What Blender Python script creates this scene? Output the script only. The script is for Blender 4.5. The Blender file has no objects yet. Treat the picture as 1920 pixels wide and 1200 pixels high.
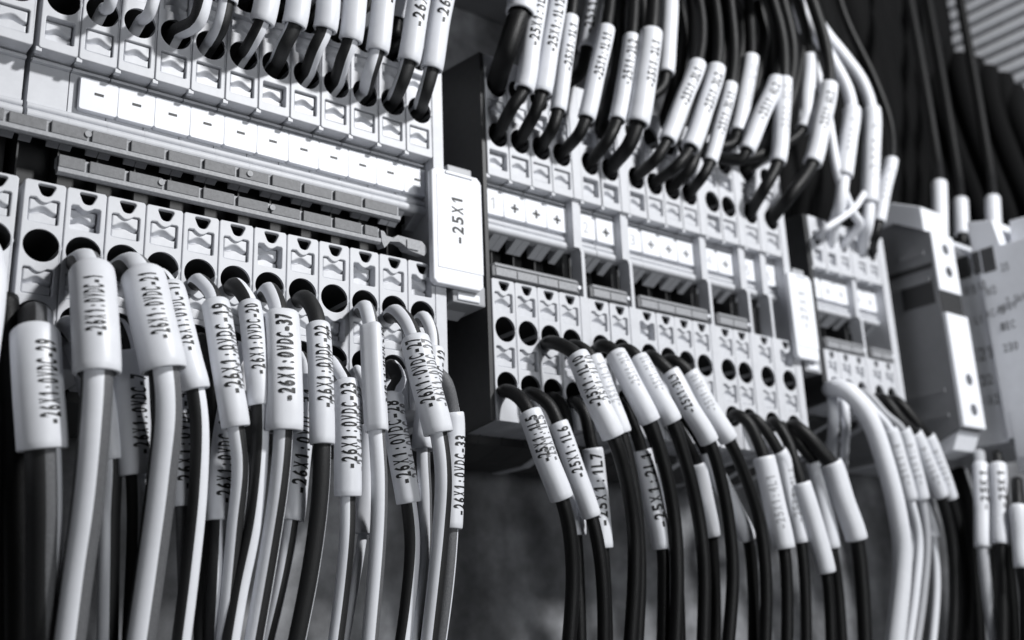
import bpy, bmesh, math, random
import numpy as np
from mathutils import Vector, Matrix

random.seed(11)
S = bpy.context.scene
COL = S.collection

# ------------------------------------------------------------------ camera
F_PX = 2060.0
R = np.array([[0.7904291038515651, -0.6113765088047789, -0.03795518760448808],
              [0.14856605419107882, 0.2514510503707797, -0.9563997578468562],
              [0.5942642167643153, 0.7503273510602634, 0.28958402394535354]])
CAM = np.array([-7.75798379, -27.12301736, -14.5243989])
cd = bpy.data.cameras.new('camera')
cam = bpy.data.objects.new('camera', cd)
COL.objects.link(cam)
S.camera = cam
M = Matrix.Identity(4)
for i in range(3):
    M[i][0] = R[0, i]
    M[i][1] = -R[1, i]
    M[i][2] = -R[2, i]
    M[i][3] = CAM[i]
cam.matrix_world = M
cd.sensor_width = 36.0
cd.lens = F_PX * 36.0 / 1920.0
cd.clip_start = 0.5
cd.clip_end = 400
cd.dof.use_dof = True
cd.dof.focus_distance = 30.0
cd.dof.aperture_fstop = 0.115
cd.dof.aperture_blades = 0

# ------------------------------------------------------------------ world and lamps
W = bpy.data.worlds.new('World')
S.world = W
W.use_nodes = True
bg = W.node_tree.nodes['Background']
bg.inputs[0].default_value = (0.92, 0.96, 1.0, 1)
bg.inputs[1].default_value = 0.03


def area(name, loc, target, size, power, col=(1, 1, 1)):
    l = bpy.data.lights.new(name, 'AREA')
    l.shape = 'DISK'
    l.size = size
    l.energy = power
    l.color = col
    o = bpy.data.objects.new(name, l)
    COL.objects.link(o)
    o.location = loc
    d = Vector(target) - Vector(loc)
    o.rotation_euler = d.to_track_quat('-Z', 'Y').to_euler()
    return o


area('ceiling_lamp', (34, -58, 35), (10, 0, -2), 7.0, 64000, (0.992, 0.995, 1.0))
area('added_fill', (16, -62, -15), (16, 0, -2), 22.0, 12000, (0.96, 0.98, 1.0))  # added low fill from the front, no such lamp known

S.view_settings.view_transform = 'Standard'
S.view_settings.look = 'None'
S.view_settings.exposure = 0.0
S.view_settings.gamma = 1.0
S.view_settings.use_curve_mapping = False
S.render.engine = 'CYCLES'
S.cycles.max_bounces = 6

# ------------------------------------------------------------------ helpers


def ray(px, py):
    return R.T @ np.array([px - 960.0, py - 600.0, F_PX])


def at(px, py, Y):
    """the point of the upright plane at depth Y that stands at this place of the photograph"""
    d = ray(px, py)
    return Vector(CAM + d * ((Y - CAM[1]) / d[1]))


def atX(px, py, X):
    d = ray(px, py)
    return Vector(CAM + d * ((X - CAM[0]) / d[0]))


MATS = {}


def mat(name, v, rough=0.5, noise=0.0, nscale=6.0, bump=0.0, bscale=40.0, metal=0.0, spec=0.5, spots=0.0, sscale=1.0):
    m = bpy.data.materials.new(name)
    m.use_nodes = True
    nt = m.node_tree
    b = nt.nodes['Principled BSDF']
    tint = (0.965, 0.985, 1.04)
    c = tuple(min(1, v * t) for t in tint)
    b.inputs['Roughness'].default_value = rough
    b.inputs['Metallic'].default_value = metal
    b.inputs['Specular IOR Level'].default_value = spec
    tc = nt.nodes.new('ShaderNodeTexCoord')
    if noise > 0:
        n = nt.nodes.new('ShaderNodeTexNoise')
        n.inputs['Scale'].default_value = nscale
        n.inputs['Detail'].default_value = 6
        n.inputs['Roughness'].default_value = 0.65
        nt.links.new(tc.outputs['Object'], n.inputs['Vector'])
        r = nt.nodes.new('ShaderNodeValToRGB')
        r.color_ramp.elements[0].position = 0.3
        r.color_ramp.elements[1].position = 0.7
        lo, hi = max(0, 1 - noise), 1 + noise
        r.color_ramp.elements[0].color = tuple(min(1, x * lo) for x in c) + (1,)
        r.color_ramp.elements[1].color = tuple(min(1, x * hi) for x in c) + (1,)
        nt.links.new(n.outputs['Fac'], r.inputs['Fac'])
        out = r.outputs['Color']
        if spots > 0:
            n2 = nt.nodes.new('ShaderNodeTexNoise')
            n2.inputs['Scale'].default_value = sscale
            n2.inputs['Detail'].default_value = 3
            nt.links.new(tc.outputs['Object'], n2.inputs['Vector'])
            mr = nt.nodes.new('ShaderNodeMapRange')
            mr.inputs['From Min'].default_value = 0.35
            mr.inputs['From Max'].default_value = 0.68
            mr.inputs['To Min'].default_value = 1 - spots
            mr.inputs['To Max'].default_value = 1 + spots
            nt.links.new(n2.outputs['Fac'], mr.inputs['Value'])
            mx = nt.nodes.new('ShaderNodeVectorMath')
            mx.operation = 'SCALE'
            nt.links.new(out, mx.inputs[0])
            nt.links.new(mr.outputs[0], mx.inputs['Scale'])
            out = mx.outputs[0]
        nt.links.new(out, b.inputs['Base Color'])
    else:
        b.inputs['Base Color'].default_value = c + (1,)
    if bump > 0:
        n = nt.nodes.new('ShaderNodeTexNoise')
        n.inputs['Scale'].default_value = bscale
        n.inputs['Detail'].default_value = 4
        nt.links.new(tc.outputs['Object'], n.inputs['Vector'])
        bp = nt.nodes.new('ShaderNodeBump')
        bp.inputs['Strength'].default_value = bump
        bp.inputs['Distance'].default_value = 0.02
        nt.links.new(n.outputs['Fac'], bp.inputs['Height'])
        nt.links.new(bp.outputs['Normal'], b.inputs['Normal'])
    MATS[name] = m
    return m


M_HOUSE = mat('polyamide_light', 0.58, 0.48, 0.05, 2.5, 0.12, 60)
M_CAV_SHADE = mat('contact_dark_and_shade', 0.025, 0.6)  # dark clamp metal, also shade painted into recesses and block bodies
M_ACT = mat('release_button_plastic', 0.56, 0.42, 0.06, 5, 0.08, 50)
M_MARK = mat('marker_white', 0.80, 0.5, 0.02, 3)
M_SLEEVE = mat('sleeve_pvc', 0.72, 0.42, 0.04, 1.6, 0.05, 25)
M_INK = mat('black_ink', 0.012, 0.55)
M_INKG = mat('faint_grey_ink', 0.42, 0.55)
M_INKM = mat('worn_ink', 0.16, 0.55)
M_BAR = mat('jumper_grey', 0.145, 0.55, 0.18, 9, 0.35, 45)
M_BARL = mat('jumper_edge', 0.30, 0.5, 0.2, 12, 0.3, 50)
M_WB = mat('wire_black', 0.007, 0.45, 0.2, 12, 0.6, 26, spec=0.26)
M_CB = mat('cable_black', 0.006, 0.75, spec=0.08)
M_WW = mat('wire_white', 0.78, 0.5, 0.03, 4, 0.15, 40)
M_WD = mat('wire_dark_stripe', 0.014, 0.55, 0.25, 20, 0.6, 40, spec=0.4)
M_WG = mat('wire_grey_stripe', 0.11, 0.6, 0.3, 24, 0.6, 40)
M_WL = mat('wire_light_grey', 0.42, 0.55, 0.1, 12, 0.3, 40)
M_PANEL = mat('galvanised_panel', 0.23, 0.55, 0.3, 1.2, 0.15, 6, spots=0.4, sscale=0.35)
M_DARK = mat('dark_plastic', 0.035, 0.5, 0.15, 4, 0.1, 30)
M_STEEL = mat('rail_steel', 0.10, 0.45, 0.15, 2, 0.1, 20, metal=0.3)
M_CLEAR = mat('bracket_grey', 0.36, 0.35, 0.05, 3)
M_DUCT = mat('duct_grey', 0.7, 0.55, 0.06, 2)
M_RELAY = mat('relay_grey', 0.20, 0.5, 0.06, 2)
M_CASE = mat('case_light_grey', 0.82, 0.5, 0.04, 1.5)
M_METAL = mat('screw_metal', 0.35, 0.35, 0.1, 6, metal=0.9)


def link(name, me, m=None, parent=None):
    o = bpy.data.objects.new(name, me)
    COL.objects.link(o)
    if m is not None:
        for x in (m if isinstance(m, (list, tuple)) else [m]):
            me.materials.append(x)
    if parent is not None:
        o.parent = parent
        o.matrix_parent_inverse = Matrix.Identity(4)
        p = parent
        off = Vector((0, 0, 0))
        if p.parent is None:
            off = p.location
        o.location = -off
    return o


def bm_obj(name, bm, m=None, parent=None, smooth=False):
    me = bpy.data.meshes.new(name)
    bmesh.ops.recalc_face_normals(bm, faces=bm.faces)
    if smooth:
        for f in bm.faces:
            f.smooth = True
    bm.to_mesh(me)
    bm.free()
    return link(name, me, m, parent)


def tag(o, label=None, cat=None, group=None, kind=None):
    if label:
        o['label'] = label
    if cat:
        o['category'] = cat
    if group:
        o['group'] = group
    if kind:
        o['kind'] = kind
    return o


def thing(name, loc, label, cat, group=None):
    o = bpy.data.objects.new(name, None)
    o.empty_display_size = 0.3
    COL.objects.link(o)
    o.location = loc
    return tag(o, label, cat, group)


def add_box(bm, x0, x1, y0, y1, z0, z1, bev=0.0, mi=0):
    vs = [bm.verts.new((x, y, z)) for x in (x0, x1) for y in (y0, y1) for z in (z0, z1)]
    idx = [(0, 1, 3, 2), (4, 6, 7, 5), (0, 4, 5, 1), (2, 3, 7, 6), (0, 2, 6, 4), (1, 5, 7, 3)]
    fs = [bm.faces.new([vs[i] for i in q]) for q in idx]
    for f in fs:
        f.material_index = mi
    if bev > 0:
        es = list({e for f in fs for e in f.edges})
        r = bmesh.ops.bevel(bm, geom=es, offset=bev, segments=2, profile=0.6, affect='EDGES')
        for f in r['faces']:
            f.material_index = mi
    return fs


def add_prism_yz(bm, poly, x0, x1, mi=0, bev=0.0):
    a = [bm.verts.new((x0, y, z)) for y, z in poly]
    b = [bm.verts.new((x1, y, z)) for y, z in poly]
    n = len(poly)
    fs = [bm.faces.new(a), bm.faces.new(list(reversed(b)))]
    for i in range(n):
        fs.append(bm.faces.new([a[i], b[i], b[(i + 1) % n], a[(i + 1) % n]]))
    for f in fs:
        f.material_index = mi
    if bev > 0:
        es = list({e for f in fs for e in f.edges})
        bmesh.ops.bevel(bm, geom=es, offset=bev, segments=2, profile=0.6, affect='EDGES')


def add_cyl(bm, p0, p1, r, n=20, mi=0, r1=None):
    p0, p1 = Vector(p0), Vector(p1)
    d = (p1 - p0).normalized()
    u = d.orthogonal().normalized()
    v = d.cross(u)
    r1 = r if r1 is None else r1
    A = [bm.verts.new(p0 + r * (math.cos(2 * math.pi * i / n) * u + math.sin(2 * math.pi * i / n) * v)) for i in range(n)]
    B = [bm.verts.new(p1 + r1 * (math.cos(2 * math.pi * i / n) * u + math.sin(2 * math.pi * i / n) * v)) for i in range(n)]
    fs = [bm.faces.new(A), bm.faces.new(list(reversed(B)))]
    for i in range(n):
        f = bm.faces.new([A[i], B[i], B[(i + 1) % n], A[(i + 1) % n]])
        f.smooth = True
        fs.append(f)
    for f in fs:
        f.material_index = mi


def curve_plate(polys, half, bev):
    """rounded plate with openings: closed outlines in the x-z plane, thickness 2*half along y; front face at y = 0"""
    cu = bpy.data.curves.new('outline', 'CURVE')
    cu.dimensions = '2D'
    cu.fill_mode = 'BOTH'
    cu.extrude = half - bev
    cu.bevel_depth = bev
    cu.bevel_resolution = 2
    cu.offset = -bev
    for p in polys:
        sp = cu.splines.new('POLY')
        sp.points.add(len(p) - 1)
        for q, (x, z) in zip(sp.points, p):
            q.co = (x, z, 0, 1)
        sp.use_cyclic_u = True
    o = bpy.data.objects.new('outline', cu)
    COL.objects.link(o)
    bpy.context.view_layer.update()
    dg = bpy.context.evaluated_depsgraph_get()
    me = bpy.data.meshes.new_from_object(o.evaluated_get(dg))
    bpy.data.objects.remove(o)
    bpy.data.curves.remove(cu)
    bm = bmesh.new()
    bm.from_mesh(me)
    bpy.data.meshes.remove(me)
    for v in bm.verts:
        x, y, z = v.co
        v.co = (x, half - z, y)
    bmesh.ops.remove_doubles(bm, verts=bm.verts, dist=1e-4)
    return bm


def merge(dst, src):
    me = bpy.data.meshes.new('t')
    src.to_mesh(me)
    src.free()
    dst.from_mesh(me)
    bpy.data.meshes.remove(me)


# ------------------------------------------------------------------ writing
_glyph = {}


def glyph(ch, bold):
    k = (ch, bold)
    if k in _glyph:
        return _glyph[k]
    if ch == '1':
        t_ = 0.055 + bold
        V = [Vector(q) for q in ((0.2 - t_, 0, 0), (0.2 + t_, 0, 0), (0.2 + t_, 0.70, 0), (0.2 - t_ * 0.6, 0.70, 0), (0.0, 0.56, 0), (0.0, 0.56 - t_ * 2, 0), (0.2 - t_, 0.58, 0))]
        _glyph[k] = (V, [[0, 1, 2, 3, 6], [3, 4, 5, 6]])
        return _glyph[k]
    cu = bpy.data.curves.new('t', 'FONT')
    cu.body = ch
    cu.size = 1.0
    cu.offset = bold
    cu.resolution_u = 3
    o = bpy.data.objects.new('t', cu)
    COL.objects.link(o)
    bpy.context.view_layer.update()
    dg = bpy.context.evaluated_depsgraph_get()
    me = bpy.data.meshes.new_from_object(o.evaluated_get(dg))
    bpy.data.objects.remove(o)
    bpy.data.curves.remove(cu)
    V = [v.co.copy() for v in me.vertices]
    Fc = [list(p.vertices) for p in me.polygons]
    bpy.data.meshes.remove(me)
    _glyph[k] = (V, Fc)
    return _glyph[k]


def text_data(s, bold=0.012):
    """evenly spaced narrow letters, as a sleeve printer sets them; one unit per letter"""
    VV, FF = [], []
    for n, ch in enumerate(s):
        if ch == ' ':
            continue
        V, Fc = glyph(ch, bold)
        x0, x1 = min(v.x for v in V), max(v.x for v in V)
        w = x1 - x0
        if ch == '-':
            k, tw = 0.62 / w, 0.62
        elif ch in '.:':
            k, tw = 0.24 / w, 0.24
        elif ch in '1':
            k, tw = 0.46 / w, 0.46
        else:
            k, tw = 0.74 / w, 0.74
        b = len(VV)
        VV += [(n + 0.5 - tw / 2 + (v.x - x0) * k, v.y) for v in V]
        FF += [[i + b for i in f] for f in Fc]
    return VV, FF, float(len(s))


CAP = 0.70


def text_bm(s, length, height, bold=0.022, cuts=True):
    """flat text: u in 0..length, v centred, cap height = height"""
    V, Fc, w = text_data(s, bold)
    bm = bmesh.new()
    vs = [bm.verts.new((u / w * length, (v - CAP / 2) / CAP * height, 0)) for u, v in V]
    for f in Fc:
        try:
            bm.faces.new([vs[i] for i in f])
        except ValueError:
            pass
    if cuts:
        for k in range(-2, 3):
            g = list(bm.verts) + list(bm.edges) + list(bm.faces)
            bmesh.ops.bisect_plane(bm, geom=g, plane_co=(0, k * height * 0.2, 0), plane_no=(0, 1, 0))
        n = max(2, int(length / 0.22))
        for k in range(1, n):
            g = list(bm.verts) + list(bm.edges) + list(bm.faces)
            bmesh.ops.bisect_plane(bm, geom=g, plane_co=(k * length / n, 0, 0), plane_no=(1, 0, 0))
    return bm


def flat_text(s, origin, udir, vdir, length, height, m, parent, bold=0.018, centre=True):
    bm = text_bm(s, length, height, bold, cuts=False)
    u, v = Vector(udir), Vector(vdir)
    o = Vector(origin) - (u * length / 2 if centre else Vector((0, 0, 0)))
    for q in bm.verts:
        q.co = o + u * q.co.x + v * q.co.y
    return bm_obj('lettering', bm, m, parent)


# ------------------------------------------------------------------ the setting
bm = bmesh.new()
add_box(bm, -60, 120, 6.6, 7.0, -50, 60)
tag(bm_obj('wall', bm, M_PANEL), kind='structure')

# mounting rail behind the blocks
t = thing('mounting_rail', (15, 6.5, -1.2), 'dark steel mounting rail behind the rows of terminal blocks', 'rail')
bm = bmesh.new()
add_prism_yz(bm, [(6.55, -3.2), (6.55, 0.8), (6.35, 0.8), (6.35, -0.2), (5.3, -0.2), (5.3, 0.6), (5.1, 0.6), (5.1, -0.4), (6.2, -0.4), (6.2, -2.0), (5.1, -2.0), (5.1, -3.0), (5.3, -3.0), (5.3, -2.2), (6.35, -2.2), (6.35, -3.2)], -20, 70)
bm_obj('rail_profile', bm, M_STEEL, t)

# ------------------------------------------------------------------ terminal blocks
YF = -0.6          # front of the clamping faces
ZB = -7.65


def ellipse(cx, cz, rx, rz, n=40, notch=0.0):
    p = []
    for i in range(n):
        a = 2 * math.pi * i / n
        x, z = rx * math.cos(a), rz * math.sin(a)
        if notch and abs(a if a < math.pi else a - 2 * math.pi) < 0.30:
            x = rx * (1 + notch * (1 - abs(a if a < math.pi else a - 2 * math.pi) / 0.30))
        p.append((cx + x, cz + z))
    return p


def window(cx, z0, z1, hw, dip=True, up=False):
    """rectangular opening whose top edge dips in the middle"""
    r = 0.03
    p = [(cx - hw, z0 + r), (cx - hw + r, z0), (cx + hw - r, z0), (cx + hw, z0 + r), (cx + hw, z1 - r), (cx + hw - r, z1)]
    if dip:
        for k in range(9):
            a = k / 8
            p.append((cx + hw * (0.5 - a) * 1.1, z1 - 0.11 * math.sin(math.pi * a) ** 1.0))
    p += [(cx - hw + r, z1), (cx - hw, z1 - r)]
    return p


def tri(cx, z0, z1, hw):
    c = [(cx - hw, z1), (cx + hw, z1), (cx + 0.10, z0), (cx - 0.10, z0)]
    out = []
    n = len(c)
    for i in range(n):
        a, b, d = Vector(c[i - 1]), Vector(c[i]), Vector(c[(i + 1) % n])
        r = 0.09
        p0 = b + (a - b).normalized() * min(r, (a - b).length * .45)
        p1 = b + (d - b).normalized() * min(r, (d - b).length * .45)
        for k in range(5):
            s = k / 4
            q = (1 - s) ** 2 * p0 + 2 * s * (1 - s) * b + s * s * p1
            out.append((q.x, q.y))
    return out


def plate_with_holes(outline, holes, wins, depth=2.2, tri_box=None):
    polys = [outline] + [ellipse(*h, notch=0.07) for h in holes] + wins
    b = curve_plate(polys, depth / 2, 0.028)
    bmesh.ops.translate(b, verts=b.verts, vec=(0, YF, 0))
    g = list(b.verts) + list(b.edges) + list(b.faces)
    bmesh.ops.bisect_plane(b, geom=g, plane_co=(0, YF + 0.14, 0), plane_no=(0, 1, 0))
    b.normal_update()
    for f in b.faces:
        c = f.calc_center_median()
        if c.y > YF + 0.14 and abs(f.normal.y) < 0.5 and tri_box is not None and abs(c.x - 0.03) < tri_box[2] and tri_box[0] < c.z < tri_box[1]:
            f.material_index = 1  # triangle pit walls darkened to carry their shade
        if c.y > YF + 0.14:
            for (hx, hz, rx, rz) in holes:
                if ((c.x - hx) / rx) ** 2 + ((c.z - hz) / rz) ** 2 < 1.35 and abs(f.normal.y) < 0.5:
                    f.material_index = 1
    for (hx, hz, rx, rz) in holes:
        vs = [b.verts.new((x, YF + depth - 0.05, z)) for x, z in ellipse(hx, hz, rx * 0.99, rz * 0.99, 24)]
        f = b.faces.new(vs)
        f.material_index = 1
    # dark walls and caps: clamp metal, with the hole's shade painted in
    return b


def rect(x0, x1, z0, z1, r=0.05):
    return [(x0 + r, z0), (x1 - r, z0), (x1, z0 + r), (x1, z1 - r), (x1 - r, z1), (x0 + r, z1), (x0, z1 - r), (x0, z0 + r)]


def make_housing(w, lay):
    """w: half width. lay: heights"""
    bm = bmesh.new()
    hx = 0.015
    up = plate_with_holes(rect(-w, w, lay['u0'], lay['u1']), [(hx, z, w * rx, rz) for z, rx, rz in lay['uh']],
                          [window(0.0, a, b, lay['aw'], dip=False) for a, b in lay['ua']])
    merge(bm, up)
    wins = [window(0.0, a, b, lay['aw']) for a, b in lay['la']] + [tri(0.03, lay['l1'] - 0.38, lay['l1'] - 0.075, lay['aw'] * 0.66)]
    lo = plate_with_holes(rect(-w, w, lay['l0'], lay['l1']), [(hx, z, w * rx, rz) for z, rx, rz in lay['lh']], wins, tri_box=(lay['l1'] - 0.40, lay['l1'] - 0.07, lay['aw'] * 0.70))
    merge(bm, lo)
    # bottom of the windows, behind the release buttons
    for a, b in lay['ua'] + lay['la']:
        add_box(bm, -lay['aw'] - 0.03, lay['aw'] + 0.03, YF + 1.0, YF + 1.1, a - 0.03, b + 0.03)
    z = lay['l1'] - 0.22
    add_box(bm, -0.28, 0.28, YF + 0.9, YF + 1.0, z - 0.2, z + 0.2, mi=1)  # dark floor paints the pit's shade
    # small seam tab under the lip
    add_box(bm, -w - 0.05, -w + 0.10, YF + 0.03, YF + 0.2, lay['u0'] - 0.09, lay['u0'] + 0.03, 0.01)
    # marker recess with the two ribs under it
    add_box(bm, -w, w, 0.07, 1.6, -0.98, lay['u0'] + 0.02, 0.008)
    add_box(bm, -w, w, -0.10, 0.065, 0.52, 0.60, 0.02)
    for zc, yc, r in ((-0.735, 0.02, 0.10), (-0.985, -0.02, 0.145)):
        pts = [(yc + 0.3, zc + r)] + [(yc - r * math.sin(a), zc + r * math.cos(a)) for a in [math.pi * k / 10 for k in range(11)]] + [(yc + 0.3, zc - r)]
        add_prism_yz(bm, pts, -w - 0.01, w + 0.01)
    # bridge shafts: a slot in every block between two broad ribs with slanted fronts
    for xa, xb in ((-w, -w + 0.30), (w - 0.30, w)):
        add_prism_yz(bm, [(0.02, -1.13), (0.62, -1.46), (0.62, -1.0), (0.24, -1.0)], xa, xb)
    add_prism_yz(bm, [(0.02, -1.12), (0.24, -1.12), (0.24, -1.0), (0.02, -1.0)], -w + 0.30, w - 0.30)
    add_box(bm, -w, -w + 0.045, 0.625, 1.29, lay['l1'] + 0.03, -1.0, mi=1)  # dark faces from here on paint the shade inside the shaft
    add_box(bm, -w, w, 1.30, 3.39, lay['l1'] - 0.3, -0.99, mi=1)
    add_box(bm, -w + 0.05, w, 0.63, 1.29, -1.0, -0.985, mi=1)
    add_box(bm, -w + 0.05, w, 0.2, 1.29, lay['l1'] + 0.005, lay['l1'] + 0.02, mi=1)
    # body down to the rail; the dark material paints in its shade
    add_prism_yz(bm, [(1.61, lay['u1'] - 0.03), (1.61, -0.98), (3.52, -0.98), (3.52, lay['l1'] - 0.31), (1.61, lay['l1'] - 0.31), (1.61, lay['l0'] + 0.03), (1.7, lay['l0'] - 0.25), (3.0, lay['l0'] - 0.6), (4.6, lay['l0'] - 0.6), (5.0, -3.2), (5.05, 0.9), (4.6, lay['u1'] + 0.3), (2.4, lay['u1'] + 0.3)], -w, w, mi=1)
    me = bpy.data.meshes.new('housing')
    bmesh.ops.recalc_face_normals(bm, faces=bm.faces)
    bm.to_mesh(me)
    bm.free()
    me.materials.append(M_HOUSE)
    me.materials.append(M_CAV_SHADE)
    return me


def make_actuator(hw, hh):
    """release button with a wavy ledge; centred on x,z, front at y = 0"""
    bm = bmesh.new()
    nx, nz = 28, 32
    grid = []
    for j in range(nz + 1):
        row = []
        for i in range(nx + 1):
            x = -1 + 2 * i / nx
            z = -1 + 2 * j / nz
            # the ledge: a wave that arches in the middle
            zc = 0.02 + 0.17 * math.cos(math.pi * x * 1.1 + 0.25)
            hb = 0.25 + 0.07 * math.cos(math.pi * x)
            u = (zc - z) / hb
            t = 0.0 if u < -1 else min(1.0, (u + 1) / 1.25) if u < 0.4 else max(0.12, 1 - (u - 0.4) / 0.6)
            y = 0.17 * t
            if i in (0, nx) or j in (0, nz):
                y += 0.03
            row.append(bm.verts.new((x * hw, y, z * hh)))
        grid.append(row)
    for j in range(nz):
        for i in range(nx):
            f = bm.faces.new([grid[j][i], grid[j][i + 1], grid[j + 1][i + 1], grid[j + 1][i]])
            f.smooth = True
    border = [grid[0][i] for i in range(nx + 1)] + [grid[j][nx] for j in range(1, nz + 1)] + [grid[nz][i] for i in range(nx - 1, -1, -1)] + [grid[j][0] for j in range(nz - 1, 0, -1)]
    back = [bm.verts.new((v.co.x, 0.62, v.co.z)) for v in border]
    n = len(border)
    for i in range(n):
        bm.faces.new([border[i], back[i], back[(i + 1) % n], border[(i + 1) % n]])
    me = bpy.data.meshes.new('release_button')
    bmesh.ops.recalc_face_normals(bm, faces=bm.faces)
    bm.to_mesh(me)
    bm.free()
    me.materials.append(M_ACT)
    return me


def make_marker(hw):
    bm = curve_plate([rect(-hw, hw, -0.52, 0.41, 0.05)], 0.095, 0.014)
    me = bpy.data.meshes.new('marker_tag')
    bmesh.ops.recalc_face_normals(bm, faces=bm.faces)
    bm.to_mesh(me)
    bm.free()
    me.materials.append(M_MARK)
    return me


LAY = dict(u0=0.64, u1=5.16, l0=ZB, l1=-2.97,
           uh=[(2.20, 0.94, 0.47), (4.08, 0.94, 0.47)], ua=[(0.93, 1.60), (2.88, 3.48)],
           lh=[(-4.64, 0.94, 0.45), (-6.43, 0.94, 0.42)], la=[(-4.06, -3.42), (-5.89, -5.22)], aw=0.36)
LAYC = dict(u0=0.64, u1=3.0, l0=-5.2, l1=-2.97,
            uh=[(2.05, 0.62, 0.33)], ua=[(0.95, 1.5)],
            lh=[(-4.45, 0.66, 0.34)], la=[(-3.95, -3.45)], aw=0.26)
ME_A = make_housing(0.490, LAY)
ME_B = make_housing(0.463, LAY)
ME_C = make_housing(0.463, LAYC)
ACT = make_actuator(0.335, 0.305)
ACTC = make_actuator(0.24, 0.24)
MK_A = make_marker(0.4985)
MK_B = make_marker(0.462)


def place(name, me, parent, loc):
    o = bpy.data.objects.new(name, me)
    COL.objects.link(o)
    o.parent = parent
    o.location = Vector(loc) - (parent.location if parent.parent is None else Vector((0, 0, 0)))
    return o


def make_block(X, me, label, group, lay, mk=None, mkx=0.0, act=ACT, sx=1.0, txt=None, tm=M_INK):
    root = thing('terminal_block', (X, YF, lay['l0']), label, 'terminal block', group)
    h = place('housing', me, root, (X, 0, 0))
    h.scale.x = sx
    for a, b in lay['ua'] + lay['la']:
        d = random.choice((0.07, 0.08, 0.10, 0.28)) if (a, b) in lay['la'] else random.choice((0.06, 0.08, 0.1, 0.2))
        place('release_button', act, root, (X, YF + d, (a + b) / 2)).scale.x = sx
    if mk:
        m = place('marker_tag', mk, root, (X + mkx, -0.13, 0))
        if txt == '+':
            a_, b_ = 0.16, 0.045
            bm = bmesh.new()
            bm.faces.new([bm.verts.new((x, -0.0405, z - 0.10)) for x, z in ((-a_, -b_), (-b_, -b_), (-b_, -a_), (b_, -a_), (b_, -b_), (a_, -b_), (a_, b_), (b_, b_), (b_, a_), (-b_, a_), (-b_, b_), (-a_, b_))])
            o = bm_obj('lettering', bm, tm, None)
        elif txt == '-':
            bm = bmesh.new()
            add_box(bm, -0.12, 0.12, -0.044, -0.036, -0.036, 0.036)
            o = bm_obj('lettering', bm, tm, None)
        elif txt:
            o = flat_text(txt, (0, -0.041, -0.10), (1, 0, 0), (0, 0, 1), 0.34, 0.42, tm, None, 0.0)
        o.parent = m
        o.location = (0, 0.037, 0)
    return root


XA = [-1.23 + 1.003 * i for i in range(-2, 12)]
ordn = ['first', 'second', 'third', 'fourth', 'fifth', 'sixth', 'seventh', 'eighth', 'ninth', 'tenth', 'eleventh', 'twelfth', 'thirteenth', 'fourteenth']
XAi = {}
for k, i in enumerate(range(-2, 12)):
    X = -1.23 + 1.003 * i
    if i < 0:
        X -= 0.14 + 0.1 * (-1 - i)
    XAi[i] = X
    if i == -2:
        lab = 'pale terminal block at the very left picture edge, mostly cut off'
    elif i == -1:
        lab = 'pale terminal block cut by the left edge, split from the row by a dark gap'
    elif i == 0:
        lab = 'pale terminal block without a white marker, its round hole empty, left of the dash markers'
    else:
        lab = 'pale terminal block under the %s white dash marker counted from the left' % ordn[i - 1]
        if i == 11:
            lab = 'pale terminal block under the last dash marker, against the end plate by the -25X1 sign'
    make_block(X, ME_A, lab, 'terminal blocks of the near row', LAY,
               MK_A if i >= 1 else None, mkx=(i - 1) - X, sx=1.06 if i < 0 else 1.0, txt='-' if i >= 1 else None)

XB = [12.95, 13.89, 14.83, 15.77, 17.10, 18.08, 19.40, 20.36, 21.30, 22.25, 23.55, 24.50, 25.82, 27.13]
TB = ['1', '+', '+', '+', '2', '+', '3', '+', '+', '+', '4', '+', '5', '6']
where = ['first of the group marked 1, beside the dark flank', 'second block of the group marked 1', 'third block of the group marked 1', 'last block of the group marked 1, left of the first divider',
         'block marked 2 in the group of two', 'plus block in the group of two marked 2', 'first block of the group marked 3', 'second block of the group marked 3', 'third block of the group marked 3', 'last block of the group marked 3',
         'left block of the blurred pair right of the group marked 3', 'right block of the blurred pair right of the group marked 3', 'single blurred block between two dividers', 'last blurred block of the middle row beside the second white sign']
for X, tx, wh in zip(XB, TB, where):
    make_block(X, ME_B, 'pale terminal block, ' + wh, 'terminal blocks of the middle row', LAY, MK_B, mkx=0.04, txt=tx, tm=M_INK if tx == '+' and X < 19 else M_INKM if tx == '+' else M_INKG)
XC = [30.12, 31.08, 32.00, 33.24, 34.14]
wc = ['with the thick white wire, right of the second sign', 'middle of three small blurred blocks', 'last of three small blurred blocks before the divider',
      'left one of the last two small blurred blocks', 'last of the row, next to the relay']
for X, wh in zip(XC, wc):
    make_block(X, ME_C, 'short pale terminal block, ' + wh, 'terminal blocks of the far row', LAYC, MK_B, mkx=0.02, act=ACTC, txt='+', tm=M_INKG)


def profile(lay, front=YF, extra=0.0):
    e = extra
    return [(front, lay['u1'] + e), (front, lay['l0'] - e), (1.6, lay['l0'] - 0.2 - e), (3.0, lay['l0'] - 0.65 - e), (4.7, lay['l0'] - 0.65 - e), (5.02, -3.2), (5.02, 0.9), (4.7, lay['u1'] + 0.35 + e), (2.4, lay['u1'] + 0.35 + e)]


def plate_thing(name, x0, x1, lay, label, cat, group, m=M_HOUSE, front=YF - 0.012, extra=0.02):
    bm = bmesh.new()
    add_prism_yz(bm, profile(lay, front, extra), x0, x1, bev=0.02)
    o = bm_obj(name, bm, m)
    return tag(o, label, cat, group)


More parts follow.
